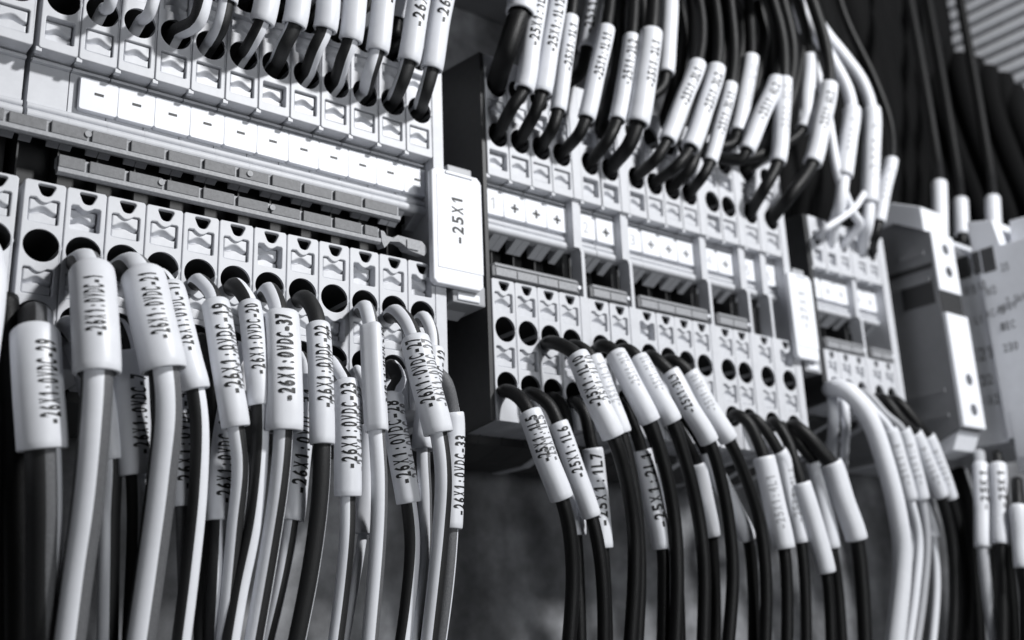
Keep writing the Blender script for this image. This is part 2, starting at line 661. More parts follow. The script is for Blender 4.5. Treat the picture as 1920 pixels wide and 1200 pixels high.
def divider(x0, x1, lay, label, group):
    f = YF - 0.012
    bm = bmesh.new()
    add_prism_yz(bm, [(f, lay['u1'] + 0.02), (f, 0.66), (-0.46, 0.62), (-0.46, -1.13), (5.0, -1.13), (5.02, 0.9), (4.7, lay['u1'] + 0.35), (2.4, lay['u1'] + 0.35)], x0, x1, bev=0.015)
    xm = x1 - 0.15
    add_prism_yz(bm, [(-0.46, -1.131), (-0.54, -1.3), (-0.54, lay['l1'] + 0.005), (0.0, lay['l1'] + 0.005), (0.0, -1.131)], xm, x1)
    add_box(bm, x0, x1, 0.2, 1.28, lay['l1'] + 0.003, -1.14, mi=1)  # dark filler painting shade into the shaft gap
    add_prism_yz(bm, [(f, lay['l1']), (f, lay['l0'] - 0.02), (1.6, lay['l0'] - 0.2), (3.0, lay['l0'] - 0.65), (4.7, lay['l0'] - 0.65), (5.02, -3.2), (5.0, -1.14), (1.3, -1.14), (1.3, lay['l1'])], x0, x1, bev=0.015)
    return tag(bm_obj('divider_plate', bm, [M_HOUSE, M_CAV_SHADE]), label, 'divider', group)


plate_thing('end_plate', XAi[11] + 0.497, 10.70, LAY, 'pale upright end plate closing the near row, half behind the -25X1 sign', 'end plate', None)
plate_thing('end_plate', 12.30, 12.455, LAY, 'dark end plate on the left flank of the middle row, right of the -25X1 sign', 'end plate', None, M_DARK, YF + 0.03, 0.0)
wd = ['right of the group marked 1', 'right of the group marked 2', 'right of the group marked 3', 'right of the blurred pair', 'between the last two single blocks']
for k, (a, b) in enumerate(((XB[3], XB[4]), (XB[5], XB[6]), (XB[9], XB[10]), (XB[11], XB[12]), (XB[12], XB[13]))):
    divider(a + 0.475, b - 0.475, LAY, 'pale upright divider plate in the middle row, ' + wd[k], 'divider plates of the middle row')
plate_thing('end_plate', 27.61, 28.0, LAY, 'pale end plate closing the middle row, blurred, left of the second white sign', 'end plate', None)
plate_thing('end_plate', 29.40, 29.64, LAYC, 'dark narrow end plate on the left flank of the far row', 'end plate', None, M_DARK, YF + 0.05, 0.0)
divider(XC[2] + 0.475, XC[3] - 0.475, LAYC, 'pale blurred divider plate in the short far row', None)
plate_thing('end_plate', 34.62, 35.1, LAYC, 'pale blurred end plate of the short far row beside the relay', 'end plate', None)


# ------------------------------------------------------------------ jumper bars
def jumper_long(x0, x1, z0, z1, label, joints, cut=None):
    root = thing('jumper_bar', ((x0 + x1) / 2, YF, z0), label, 'jumper bar', 'long grey jumper bars of the near row')
    b = bmesh.new()
    add_prism_yz(b, [(-0.60, z1), (-0.60, z0 + 0.16), (-0.72, z0 + 0.12), (-0.72, z0), (-0.64, z0 - 0.05), (-0.52, z0 - 0.03), (-0.46, z0 + 0.2), (-0.32, z0 + 0.2), (-0.32, z1)], x0, x1, bev=0.012)
    bm_obj('carrier', b, M_BARL, root)
    f = bmesh.new()
    xs = [j for j in joints if x0 < j < x1]
    ed = [x0] + xs + [x1]
    for a, c in zip(ed[:-1], ed[1:]):
        if c - a < 0.15:
            continue
        add_box(f, a + 0.01, c - 0.105 if c - a > 0.4 else c - 0.03, -0.70, -0.605, z0 + 0.14, z1 - 0.005 + random.uniform(-.025, .01), 0.02)
    bm_obj('segment_row', f, M_BAR, root)
    # pegs moulded on some segments
    p = bmesh.new()
    for q in (0.28, 0.62):
        xx = x0 + (x1 - x0) * q
        add_cyl(p, (xx, -0.70, (z0 + z1) / 2 + 0.08), (xx, -0.745, (z0 + z1) / 2 + 0.08), 0.085, 14)
    bm_obj('ejector_mark', p, M_BARL, root)
    return root


J = [at(x, y, -0.7).x for x, y in ((510.5, 330), (570, 345), (628, 360), (684, 373))]
jo = [J[0] + (k - 6) * 1.0 for k in range(-2, 6)] + J
jumper_long(-4.0, 8.99, -1.80, -1.33, 'upper long grey jumper bar in the dark shaft below the dash markers', jo)
rb = jumper_long(-1.02, 8.30, -2.66, -2.19, 'lower long grey jumper bar with a chewed right end, above the round wire holes', jo)
# its broken last segment
b = bmesh.new()
poly = [(8.30, -2.26), (8.34, -2.62), (8.43, -2.80), (8.52, -2.70), (8.62, -2.56), (8.95, -2.50), (9.15, -2.58), (9.25, -2.70), (9.84, -2.78), (9.93, -2.66), (9.93, -2.48), (9.78, -2.33), (8.9, -2.30), (8.75, -2.42), (8.5, -2.40), (8.42, -2.28)]
a1 = [b.verts.new((x, -0.69, z)) for x, z in poly]
a2 = [b.verts.new((x, -0.3, z + 0.05)) for x, z in poly]
n = len(poly)
b.faces.new(a1)
b.faces.new(list(reversed(a2)))
for i in range(n):
    b.faces.new([a1[i], a2[i], a2[(i + 1) % n], a1[(i + 1) % n]])
add_box(b, 9.2, 9.62, -0.74, -0.68, -2.68, -2.38, 0.02)
bm_obj('broken_segment', b, M_BARL, rb)


def jumper_short(x0, x1, label):
    z0, z1 = -2.90, -2.42
    root = thing('jumper_bar', ((x0 + x1) / 2, YF, z0), label, 'jumper bar', 'short grey jumper bars of the middle and far rows')
    b = curve_plate([[(x0, z0), (x1, z0), (x1, z1 - 0.1), (x1 - 0.12, z1), (x0 + 0.14, z1), (x0, z1 - 0.16)]], 0.7, 0.03)
    bmesh.ops.translate(b, verts=b.verts, vec=(0, -0.62, 0))
    bm_obj('carrier', b, M_BAR, root)
    f = bmesh.new()
    n = max(1, int(round((x1 - x0) / 0.95)))
    for k in range(n):
        a = x0 + 0.12 + (x1 - x0 - 0.2) * k / n
        c = x0 + 0.12 + (x1 - x0 - 0.2) * (k + 1) / n
        add_box(f, a + 0.02, c - 0.02, -0.655, -0.615, z0 + 0.03, z0 + 0.30, 0.012)
    add_box(f, x0 + 0.1, x1 - 0.08, -0.66, -0.60, z1 - 0.13, z1 - 0.055, 0.015)
    bm_obj('segment_row', f, M_BARL, root)
    p = bmesh.new()
    add_cyl(p, (x1 - 0.05, -0.60, z0 + 0.2), (x1 - 0.05, -0.70, z0 + 0.2), 0.07, 12)
    bm_obj('end_peg', p, M_MARK, root)


jumper_short(12.50, 16.22, 'short grey jumper bar with four segments under the markers 1 and plus')
jumper_short(16.72, 18.52, 'two-segment grey jumper bar under the marker 2')
jumper_short(19.0, 22.68, 'four-segment grey jumper bar under the marker 3')
jumper_short(23.14, 24.95, 'blurred two-segment grey jumper bar right of the group marked 3')
jumper_short(29.75, 32.45, 'blurred grey jumper bar on the far row left of its divider')
jumper_short(32.9, 34.55, 'blurred grey jumper bar on the far row right of its divider')


# ------------------------------------------------------------------ the two label brackets
def bracket(corners, Y, txt, label, body):
    (tl, tr, bl, br) = [at(x, y, Y) for x, y in corners]
    cx = (tl.x + tr.x + bl.x + br.x) / 4
    root = thing('label_bracket', (cx, YF, body[2]), label, 'label bracket')
    x0, x1 = (tl.x + bl.x) / 2, (tr.x + br.x) / 2
    z1, z0 = (tl.z + tr.z) / 2, (bl.z + br.z) / 2
    b = curve_plate([rect(x0, x1, z0, z1, 0.14)], 0.13, 0.05)
    bmesh.ops.translate(b, verts=b.verts, vec=(0, Y, 0))
    pl = bm_obj('label_plate', b, M_MARK, root)
    b = bmesh.new()
    h = z1 - z0
    add_box(b, x0 + 0.17, x1 - 0.012, Y - 0.018, Y + 0.002, z0 + h * 0.14, z1 - 0.22, 0.008)
    bm_obj('paper_insert', b, M_MARK, pl)
    b = bmesh.new()
    add_box(b, x0 + 0.5, x1 - 0.35, Y - 0.05, Y + 0.02, z1 - 0.14, z1 - 0.05, 0.02)
    bm_obj('grip_rib', b, M_MARK, pl)
    if txt:
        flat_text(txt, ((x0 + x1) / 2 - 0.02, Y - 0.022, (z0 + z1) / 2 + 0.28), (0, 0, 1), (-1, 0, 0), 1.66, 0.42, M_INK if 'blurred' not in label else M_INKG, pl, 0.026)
    b = bmesh.new()
    bx0, bx1, bz0, bz1 = body
    add_prism_yz(b, [(Y + 0.28, z1 + 0.05), (Y + 0.28, z0 - 0.1), (0.6, z0 - 0.55), (1.2, bz0 + 1), (4.9, bz0), (5.0, bz1), (1.6, bz1 - 0.6), (1.0, z1 + 0.5)], bx0 + 0.35, bx1 - 0.3, bev=0.04)
    add_box(b, bx0 + 0.15, bx1 - 0.1, Y + 0.3, 0.8, z0 - 0.38, z0 + 0.3, 0.06)
    add_box(b, bx0 + 0.05, bx1 - 0.5, Y + 0.3, 0.3, z1 - 0.3, z1 + 0.38, 0.06)
    bm_obj('clamp_body', b, M_CLEAR, root)
    b = bmesh.new()
    add_box(b, bx0 + 0.3, bx1 - 0.35, Y + 0.24, Y + 0.6, z0 - 0.3, z0 - 0.05, 0.05)
    bm_obj('foot_clip', b, M_MARK, root)
    return root


bracket([(806, 312), (899, 332), (817, 532), (910, 546)], -0.98, '-25X1', 'upright white sign printed -25X1 on a clip bracket between two terminal rows', (10.75, 12.25, -3.5, 1.4))
bracket([(1475, 507), (1519, 520), (1499, 670), (1539, 680)], -0.95, '-27X1', 'blurred white upright sign between the middle and the far terminal row', (28.05, 29.35, -3.5, 1.4))


# ------------------------------------------------------------------ wires
def crom(P, n=14):
    P = [Vector(p) for p in P]
    out, marks = [], []
    Q = [P[0] * 2 - P[1]] + P + [P[-1] * 2 - P[-2]]
    for i in range(1, len(Q) - 2):
        p0, p1, p2, p3 = Q[i - 1], Q[i], Q[i + 1], Q[i + 2]
        t0 = 0
        t1 = t0 + max(1e-4, (p1 - p0).length ** 0.5)
        t2 = t1 + max(1e-4, (p2 - p1).length ** 0.5)
        t3 = t2 + max(1e-4, (p3 - p2).length ** 0.5)
        m = max(3, int((p2 - p1).length / 0.16))
        marks.append(len(out))
        for k in range(m):
            t = t1 + (t2 - t1) * k / m
            a1 = (t1 - t) / (t1 - t0) * p0 + (t - t0) / (t1 - t0) * p1
            a2 = (t2 - t) / (t2 - t1) * p1 + (t - t1) / (t2 - t1) * p2
            a3 = (t3 - t) / (t3 - t2) * p2 + (t - t2) / (t3 - t2) * p3
            b1 = (t2 - t) / (t2 - t0) * a1 + (t - t0) / (t2 - t0) * a2
            b2 = (t3 - t) / (t3 - t1) * a2 + (t - t1) / (t3 - t1) * a3
            out.append((t2 - t) / (t2 - t1) * b1 + (t - t1) / (t2 - t1) * b2)
    marks.append(len(out))
    out.append(P[-1])
    return out, marks


CAMV = Vector(CAM)


def frames(path, up=False):
    """tangent and the normal that looks at the camera side, the same for every wire"""
    fr = []
    n = len(path)
    for i in range(n):
        t = (path[min(n - 1, i + 1)] - path[max(0, i - 1)]).normalized()
        fr.append(t)
    nrm = []
    v = Vector((-0.25, -1, -0.6 if up else 0.6))
    prev = None
    for i in range(n):
        t = fr[i]
        w = (v - t * v.dot(t))
        if w.length < 0.35 and prev is not None:
            w = prev - t * prev.dot(t)
        w.normalize()
        if prev is not None:
            w = (w * 0.35 + (prev - t * prev.dot(t)).normalized() * 0.65).normalized()
        prev = w
        nrm.append(w)
    return fr, nrm


def tube(path, r, seg=18, pattern=None, twist=0.0, closed_ends=True, rfun=None, up=False):
    fr, nrm = frames(path, up)
    bm = bmesh.new()
    rings = []
    acc = 0
    for i, p in enumerate(path):
        if i:
            acc += (path[i] - path[i - 1]).length
        t, w = fr[i], nrm[i]
        s = w.cross(t)
        rr = r if rfun is None else r * rfun(acc)
        rings.append([bm.verts.new(p + rr * (math.cos(2 * math.pi * k / seg + twist * acc) * w + math.sin(2 * math.pi * k / seg + twist * acc) * s)) for k in range(seg)])
    for i in range(len(rings) - 1):
        for k in range(seg):
            f = bm.faces.new([rings[i][k], rings[i + 1][k], rings[i + 1][(k + 1) % seg], rings[i][(k + 1) % seg]])
            f.smooth = True
            if pattern is not None:
                f.material_index = pattern(k / seg)
    if closed_ends:
        bm.faces.new(rings[0])
        bm.faces.new(list(reversed(rings[-1])))
    return bm


def sleeve_mesh(path, ro, ri, seg=32, square=0.0, phase=0.0):
    fr, nrm = frames(path)
    bm = bmesh.new()

    def ring(i, r, push=0.0, sq=True):
        t, w = fr[i], nrm[i]
        s = w.cross(t)
        o = []
        for k in range(seg):
            a = 2 * math.pi * k / seg
            q = r
            if square and sq:
                q = r * (1 + square * math.cos(4 * (a - phase)) * 0.5 + square * math.cos(2 * (a - phase)) * 0.35)
            o.append(bm.verts.new(path[i] + t * push + q * (math.cos(a) * w + math.sin(a) * s)))
        return o
    n = len(path)
    rs = [ring(0, ri), ring(0, ri + 0.02, -0.02), ring(0, ro - 0.025, -0.02), ring(0, ro - 0.004, 0.012)]
    rs += [ring(i, ro) for i in range(1, n - 1)]
    rs += [ring(n - 1, ro - 0.004, -0.012), ring(n - 1, ro - 0.025, 0.02), ring(n - 1, ri + 0.02, 0.02), ring(n - 1, ri)]
    for i in range(len(rs)):
        a, b = rs[i], rs[(i + 1) % len(rs)]
        if i == len(rs) - 1:
            # inner wall
            pass
        for k in range(seg):
            f = bm.faces.new([a[k], b[k], b[(k + 1) % seg], a[(k + 1) % seg]])
            f.smooth = True
    return bm


def wrap_text(s, path, r, frac0, frac1, height, phi, m, parent, up_sign, bold=0.034):
    """print s along the sleeve; it reads upwards, letters' heads to the left"""
    L = [0]
    for a, b in zip(path[:-1], path[1:]):
        L.append(L[-1] + (b - a).length)
    tot = L[-1]
    fr, nrm = frames(path)
    length = tot * (frac1 - frac0)
    bm = text_bm(s, length, height, bold)
    mid = path[len(path) // 2]
    for q in bm.verts:
        u = tot * frac0 + q.co.x
        d = u if up_sign > 0 else tot - u
        j = 0
        while j < len(L) - 2 and L[j + 1] < d:
            j += 1
        f = (d - L[j]) / max(1e-6, L[j + 1] - L[j])
        p = path[j].lerp(path[j + 1], f)
        t = fr[j].lerp(fr[j + 1], f).normalized() * up_sign
        nn = CAMV - p
        nn = (nn - t * nn.dot(t)).normalized()
        right = t.cross(nn)
        th = q.co.y / r + phi
        q.co = p + (r + 0.006) * (math.cos(th) * nn - math.sin(th) * right)
    return bm_obj('lettering', bm, m, parent)


def hole_pos(strip, row, i):
    X = {'A': XAi, 'B': XB, 'C': XC}[strip][i]
    if strip == 'C':
        z = {'U2': 2.05, 'L1': -4.45}[row]
    else:
        z = {'U1': 4.08, 'U2': 2.20, 'L1': -4.64, 'L2': -6.43}[row]
    return Vector((X + 0.01, YF, z))


FAT = {}
PAT = {
    'black': (None, [M_WB]),
    'white': (None, [M_WW]),
    'cable': (None, [M_CB]),
    'grey': (None, [M_WG]),
    'light': (None, [M_WL]),
}


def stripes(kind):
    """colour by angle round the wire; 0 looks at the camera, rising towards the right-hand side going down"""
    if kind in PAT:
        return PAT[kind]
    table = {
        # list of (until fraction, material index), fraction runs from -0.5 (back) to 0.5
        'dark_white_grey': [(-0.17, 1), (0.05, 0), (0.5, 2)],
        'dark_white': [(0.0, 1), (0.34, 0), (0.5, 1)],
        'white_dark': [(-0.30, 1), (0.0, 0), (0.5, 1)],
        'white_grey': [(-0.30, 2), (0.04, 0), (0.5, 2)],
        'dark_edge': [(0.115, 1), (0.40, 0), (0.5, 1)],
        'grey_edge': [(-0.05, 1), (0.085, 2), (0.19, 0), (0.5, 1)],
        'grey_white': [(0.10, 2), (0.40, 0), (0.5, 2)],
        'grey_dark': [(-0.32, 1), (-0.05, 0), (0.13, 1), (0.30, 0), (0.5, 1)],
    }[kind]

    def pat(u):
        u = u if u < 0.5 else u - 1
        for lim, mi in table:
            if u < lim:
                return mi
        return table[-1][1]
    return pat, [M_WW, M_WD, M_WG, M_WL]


def wire(hole, pts, label, kind='black', r=0.34, sleeve=None, rs=0.48, txt=None, phi=0.0, f=(0.14, 0.76), th=0.40, square=0.0, phase=0.0, up=False,
         group='wires', twist=0.0, second=None, zin=0.0, ink=None, name='wire', bold=0.034, xin=0.0):
    """pts: (px, py, Y). sleeve: pair of indices into pts between which the printed sleeve sits"""
    k_ = FAT.get(group, 0.75)
    if group == GA and hole is not None and hole[2] <= 2:
        k_ = 1.0 if hole[2] < 2 or hole[1] == 'L1' else 0.9
    r *= {GUB: 0.78, GA: 0.82, GB: 0.76, GUA: 0.86}.get(group, 1.0)
    r, rs, th = r * k_, rs * k_, th * (0.5 + 0.5 * k_)
    P = []
    if hole is not None:
        h = hole_pos(*hole)
        zo = (0.02 if up else -0.20) + zin
        P = [h + Vector((xin, 1.6, zo * 0.6 - (0.25 if up else 0))), h + Vector((xin, 0.55, zo - (0.12 if up else 0)))]
        if up:
            P.append(h + Vector((xin + 0.02, 0.0, zo + 0.06)))
            pts = pts[1:]
            P.append(P[-1].lerp(at(*pts[0]), 0.38) + Vector((0, 0.04, -0.03)))
            if sleeve:
                sleeve = (sleeve[0] - 1, sleeve[1] - 1)
    n0 = len(P)
    P += [at(*p) for p in pts]
    path, marks = crom(P)
    base = P[1] if hole is not None else P[0]
    root = thing(name, base, label, 'wire', group)
    pat, ms = stripes(kind)
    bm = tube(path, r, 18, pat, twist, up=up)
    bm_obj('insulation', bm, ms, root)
    if sleeve:
        a, b = marks[n0 + sleeve[0]], marks[n0 + sleeve[1]]
        sp = path[a:b + 1]
        # a stiff sleeve: smooth the piece of path it rides on
        s = bm_obj('marker_sleeve', sleeve_mesh(sp, rs, max(r + 0.03, rs - 0.10), 32, square, phase), M_SLEEVE, root)
        if txt:
            m = ink or M_INK
            wrap_text(txt, sp, rs * (1 + 0.0), f[0], f[1], th, phi, m, s, 1 if up else -1, bold)
            if second is not None:
                wrap_text(txt, sp, rs, f[0] - 0.02, f[1] - 0.02, th, second, M_INKM, s, 1 if up else -1, bold)
    return root

GA = 'two-tone wires hanging from the near row'
GB = 'black wires hanging from the middle row'
GUA = 'wires rising from the top of the near row'
GUB = 'black wires rising from the top of the middle row'
GC = 'wires of the blurred far row'
V26 = '-26X1:0VDC-'
FAT.update({GA: 0.78, GB: 0.80, GUA: 0.76, GUB: 0.82, GC: 0.74})

# near row, lower side, rear openings first
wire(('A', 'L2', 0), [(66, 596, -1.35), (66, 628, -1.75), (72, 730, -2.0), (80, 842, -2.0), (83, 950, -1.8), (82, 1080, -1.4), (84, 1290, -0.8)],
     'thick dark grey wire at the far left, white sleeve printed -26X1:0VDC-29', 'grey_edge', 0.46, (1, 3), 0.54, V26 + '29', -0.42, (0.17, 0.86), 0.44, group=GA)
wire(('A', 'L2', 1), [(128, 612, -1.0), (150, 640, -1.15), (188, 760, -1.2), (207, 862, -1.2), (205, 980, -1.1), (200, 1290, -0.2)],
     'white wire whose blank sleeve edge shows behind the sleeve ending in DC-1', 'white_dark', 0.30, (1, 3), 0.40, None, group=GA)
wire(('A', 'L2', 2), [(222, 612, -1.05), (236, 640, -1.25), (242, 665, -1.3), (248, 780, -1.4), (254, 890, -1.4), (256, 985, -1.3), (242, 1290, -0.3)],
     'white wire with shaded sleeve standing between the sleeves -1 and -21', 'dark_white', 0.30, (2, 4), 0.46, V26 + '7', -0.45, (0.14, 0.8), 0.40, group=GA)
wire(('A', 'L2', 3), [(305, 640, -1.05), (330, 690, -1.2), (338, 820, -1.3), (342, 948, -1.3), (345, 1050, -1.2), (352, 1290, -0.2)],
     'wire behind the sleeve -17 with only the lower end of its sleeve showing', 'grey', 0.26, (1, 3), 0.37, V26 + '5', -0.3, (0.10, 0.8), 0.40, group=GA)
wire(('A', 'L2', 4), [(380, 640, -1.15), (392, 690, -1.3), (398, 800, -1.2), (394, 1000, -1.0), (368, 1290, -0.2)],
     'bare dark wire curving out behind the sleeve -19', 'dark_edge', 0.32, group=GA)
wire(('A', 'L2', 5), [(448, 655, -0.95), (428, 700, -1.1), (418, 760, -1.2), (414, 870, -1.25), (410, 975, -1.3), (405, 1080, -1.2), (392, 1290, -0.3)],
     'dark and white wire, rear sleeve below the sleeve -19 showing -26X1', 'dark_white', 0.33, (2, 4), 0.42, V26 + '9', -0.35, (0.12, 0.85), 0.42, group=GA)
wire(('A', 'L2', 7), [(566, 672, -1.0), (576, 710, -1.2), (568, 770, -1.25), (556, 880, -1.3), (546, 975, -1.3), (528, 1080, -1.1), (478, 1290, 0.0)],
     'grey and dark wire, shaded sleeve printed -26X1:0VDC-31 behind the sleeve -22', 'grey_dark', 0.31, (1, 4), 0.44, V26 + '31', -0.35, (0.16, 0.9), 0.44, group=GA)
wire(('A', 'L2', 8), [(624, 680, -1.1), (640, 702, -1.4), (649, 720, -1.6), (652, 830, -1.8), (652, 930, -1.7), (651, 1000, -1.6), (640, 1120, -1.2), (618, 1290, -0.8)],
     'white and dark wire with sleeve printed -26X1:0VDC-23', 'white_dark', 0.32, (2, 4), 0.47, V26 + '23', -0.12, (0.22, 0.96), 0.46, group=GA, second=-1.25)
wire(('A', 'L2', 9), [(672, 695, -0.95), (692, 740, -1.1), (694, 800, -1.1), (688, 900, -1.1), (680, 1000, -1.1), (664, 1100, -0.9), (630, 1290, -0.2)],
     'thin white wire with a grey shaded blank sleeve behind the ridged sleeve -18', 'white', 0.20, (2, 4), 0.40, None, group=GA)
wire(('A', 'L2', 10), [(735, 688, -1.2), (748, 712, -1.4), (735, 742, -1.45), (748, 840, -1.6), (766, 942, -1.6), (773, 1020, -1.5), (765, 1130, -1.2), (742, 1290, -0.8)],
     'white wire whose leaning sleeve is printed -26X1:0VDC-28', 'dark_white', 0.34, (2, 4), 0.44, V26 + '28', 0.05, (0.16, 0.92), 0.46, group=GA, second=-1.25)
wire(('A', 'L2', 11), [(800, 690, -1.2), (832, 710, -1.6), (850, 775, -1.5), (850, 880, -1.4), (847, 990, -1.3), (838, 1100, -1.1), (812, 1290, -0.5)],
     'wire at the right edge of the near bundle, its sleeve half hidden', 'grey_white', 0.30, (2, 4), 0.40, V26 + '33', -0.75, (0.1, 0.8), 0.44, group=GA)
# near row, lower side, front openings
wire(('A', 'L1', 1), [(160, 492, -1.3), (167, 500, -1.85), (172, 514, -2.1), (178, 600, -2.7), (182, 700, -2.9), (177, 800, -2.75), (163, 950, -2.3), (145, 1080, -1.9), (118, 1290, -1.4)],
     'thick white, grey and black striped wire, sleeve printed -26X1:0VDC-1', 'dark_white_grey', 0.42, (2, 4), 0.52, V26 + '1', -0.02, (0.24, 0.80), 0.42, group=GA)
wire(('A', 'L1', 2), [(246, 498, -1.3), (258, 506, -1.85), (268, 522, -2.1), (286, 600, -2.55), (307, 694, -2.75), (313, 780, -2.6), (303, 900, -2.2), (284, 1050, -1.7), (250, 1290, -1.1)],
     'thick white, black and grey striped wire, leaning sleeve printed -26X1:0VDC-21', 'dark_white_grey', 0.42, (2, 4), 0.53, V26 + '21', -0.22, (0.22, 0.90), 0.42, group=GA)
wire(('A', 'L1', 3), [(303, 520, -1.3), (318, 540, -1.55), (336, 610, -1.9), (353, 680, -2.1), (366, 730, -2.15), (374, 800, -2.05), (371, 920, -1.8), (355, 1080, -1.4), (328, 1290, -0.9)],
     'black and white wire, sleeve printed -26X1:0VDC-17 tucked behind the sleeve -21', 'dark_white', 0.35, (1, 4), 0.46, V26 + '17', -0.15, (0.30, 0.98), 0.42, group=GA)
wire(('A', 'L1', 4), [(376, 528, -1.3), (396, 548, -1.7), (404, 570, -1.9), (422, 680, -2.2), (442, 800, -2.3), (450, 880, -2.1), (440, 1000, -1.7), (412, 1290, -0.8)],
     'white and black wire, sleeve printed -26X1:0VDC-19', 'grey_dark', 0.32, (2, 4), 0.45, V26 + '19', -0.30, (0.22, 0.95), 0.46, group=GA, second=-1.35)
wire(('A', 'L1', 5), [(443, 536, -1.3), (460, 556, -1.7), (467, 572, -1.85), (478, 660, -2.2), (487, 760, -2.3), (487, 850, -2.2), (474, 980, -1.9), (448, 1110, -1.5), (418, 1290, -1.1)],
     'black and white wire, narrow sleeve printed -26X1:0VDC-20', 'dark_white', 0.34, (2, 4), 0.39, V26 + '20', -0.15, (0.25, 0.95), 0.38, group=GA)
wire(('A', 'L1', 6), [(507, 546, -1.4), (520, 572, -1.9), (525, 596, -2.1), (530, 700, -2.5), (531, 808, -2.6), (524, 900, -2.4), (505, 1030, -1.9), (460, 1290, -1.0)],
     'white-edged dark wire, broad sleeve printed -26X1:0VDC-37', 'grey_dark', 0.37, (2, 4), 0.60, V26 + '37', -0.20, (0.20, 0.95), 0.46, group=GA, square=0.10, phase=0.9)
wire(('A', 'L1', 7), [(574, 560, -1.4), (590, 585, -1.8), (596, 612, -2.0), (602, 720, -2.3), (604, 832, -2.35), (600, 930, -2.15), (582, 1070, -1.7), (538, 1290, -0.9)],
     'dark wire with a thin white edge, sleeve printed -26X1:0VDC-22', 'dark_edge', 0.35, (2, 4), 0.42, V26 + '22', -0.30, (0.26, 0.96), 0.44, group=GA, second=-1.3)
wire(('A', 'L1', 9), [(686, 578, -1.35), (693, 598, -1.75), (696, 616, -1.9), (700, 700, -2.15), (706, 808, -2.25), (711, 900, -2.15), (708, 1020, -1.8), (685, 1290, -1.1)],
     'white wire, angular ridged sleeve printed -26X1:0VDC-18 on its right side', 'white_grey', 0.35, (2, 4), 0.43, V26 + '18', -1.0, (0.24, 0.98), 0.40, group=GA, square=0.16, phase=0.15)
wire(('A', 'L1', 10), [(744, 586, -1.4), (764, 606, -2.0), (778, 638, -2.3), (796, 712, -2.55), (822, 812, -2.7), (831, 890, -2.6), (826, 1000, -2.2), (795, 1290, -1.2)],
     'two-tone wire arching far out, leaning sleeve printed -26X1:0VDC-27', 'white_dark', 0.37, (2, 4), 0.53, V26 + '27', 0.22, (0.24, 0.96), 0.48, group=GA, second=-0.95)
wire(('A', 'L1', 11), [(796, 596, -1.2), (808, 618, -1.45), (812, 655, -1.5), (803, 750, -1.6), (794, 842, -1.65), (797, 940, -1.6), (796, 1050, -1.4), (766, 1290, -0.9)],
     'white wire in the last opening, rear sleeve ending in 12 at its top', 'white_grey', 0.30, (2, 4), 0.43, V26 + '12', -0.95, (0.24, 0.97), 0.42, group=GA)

# near row, upper side
UK = ['white', 'white', 'white_dark', 'dark_white', 'white_dark', 'dark_edge', 'white_dark', 'white_dark', 'dark_white', 'white_dark', 'dark_edge']
UP = {
    1: ([(198, 38, -1.1), (206, 8, -1.5), (222, -60, -1.8), (250, -200, -2.0)], 'white', 0.24, None),
    2: ([(266, 62, -1.1), (281, 22, -1.5), (304, -60, -1.8), (340, -200, -2.0)], 'white', 0.24, None),
    3: ([(345, 78, -1.1), (370, 38, -1.6), (385, -20, -1.9), (410, -200, -2.1)], 'white_dark', 0.36, None),
    4: ([(398, 92, -1.1), (414, 48, -1.6), (424, 4, -1.8), (436, -100, -2.0), (450, -220, -2.1)], 'dark_white', 0.33, (2, 3)),
    5: ([(455, 112, -1.1), (476, 72, -1.6), (491, 42, -1.9), (512, -60, -2.1), (535, -160, -2.2), (560, -260, -2.2)], 'white_dark', 0.32, (2, 4)),
    6: ([(508, 128, -1.1), (534, 82, -1.6), (551, 48, -1.9), (566, -50, -2.1), (580, -150, -2.2), (600, -260, -2.2)], 'dark_edge', 0.35, (2, 4)),
    7: ([(565, 146, -1.1), (592, 92, -1.6), (609, 56, -1.9), (618, -30, -2.1), (628, -120, -2.2), (640, -260, -2.2)], 'white_dark', 0.35, (2, 4)),
    8: ([(622, 160, -1.1), (645, 108, -1.6), (657, 76, -1.9), (668, -20, -2.1), (682, -120, -2.2), (700, -260, -2.2)], 'white_dark', 0.35, (2, 4)),
    9: ([(672, 180, -1.1), (694, 136, -1.6), (707, 96, -1.9), (718, 10, -2.1), (732, -100, -2.2), (750, -260, -2.2)], 'dark_white', 0.34, (2, 4)),
    10: ([(732, 196, -1.1), (752, 156, -1.7), (766, 116, -2.0), (779, 40, -2.2), (796, -70, -2.3), (815, -260, -2.3)], 'dark_edge', 0.36, (2, 4)),
    11: ([(780, 212, -1.1), (797, 172, -1.6), (809, 130, -1.9), (823, 40, -2.1), (843, -60, -2.2), (870, -260, -2.2)], 'dark_edge', 0.36, (2, 4)),
}
UL = {1: 'short visible white wire rising from the leftmost wired upper opening', 2: 'bare white wire rising from the second wired upper opening at the top left',
      3: 'dark and white wire rising bare from the third wired upper opening', 4: 'white and dark wire whose blank sleeve only just starts at the top edge',
      5: 'white wire with a blank sleeve end, fifth of the upper near wires', 6: 'dark wire with a blank sleeve, between two white-striped wires at the top',
      7: 'black and white wire whose sleeve shows only a dash at the top edge', 8: 'black and white wire with sleeve starting -26 at the top edge',
      9: 'mostly white wire with sleeve starting -26X, third from the right of the upper near wires', 10: 'dark wire, sleeve printed -26X1: next to the last upper near wire',
      11: 'last upper near wire, sleeve printed -26X1:0 by the dark gap'}
US = {7: (0.42, 1.3), 8: (0.50, 1.6), 9: (0.40, 1.5), 10: (0.28, 1.3), 11: (0.38, 1.4)}
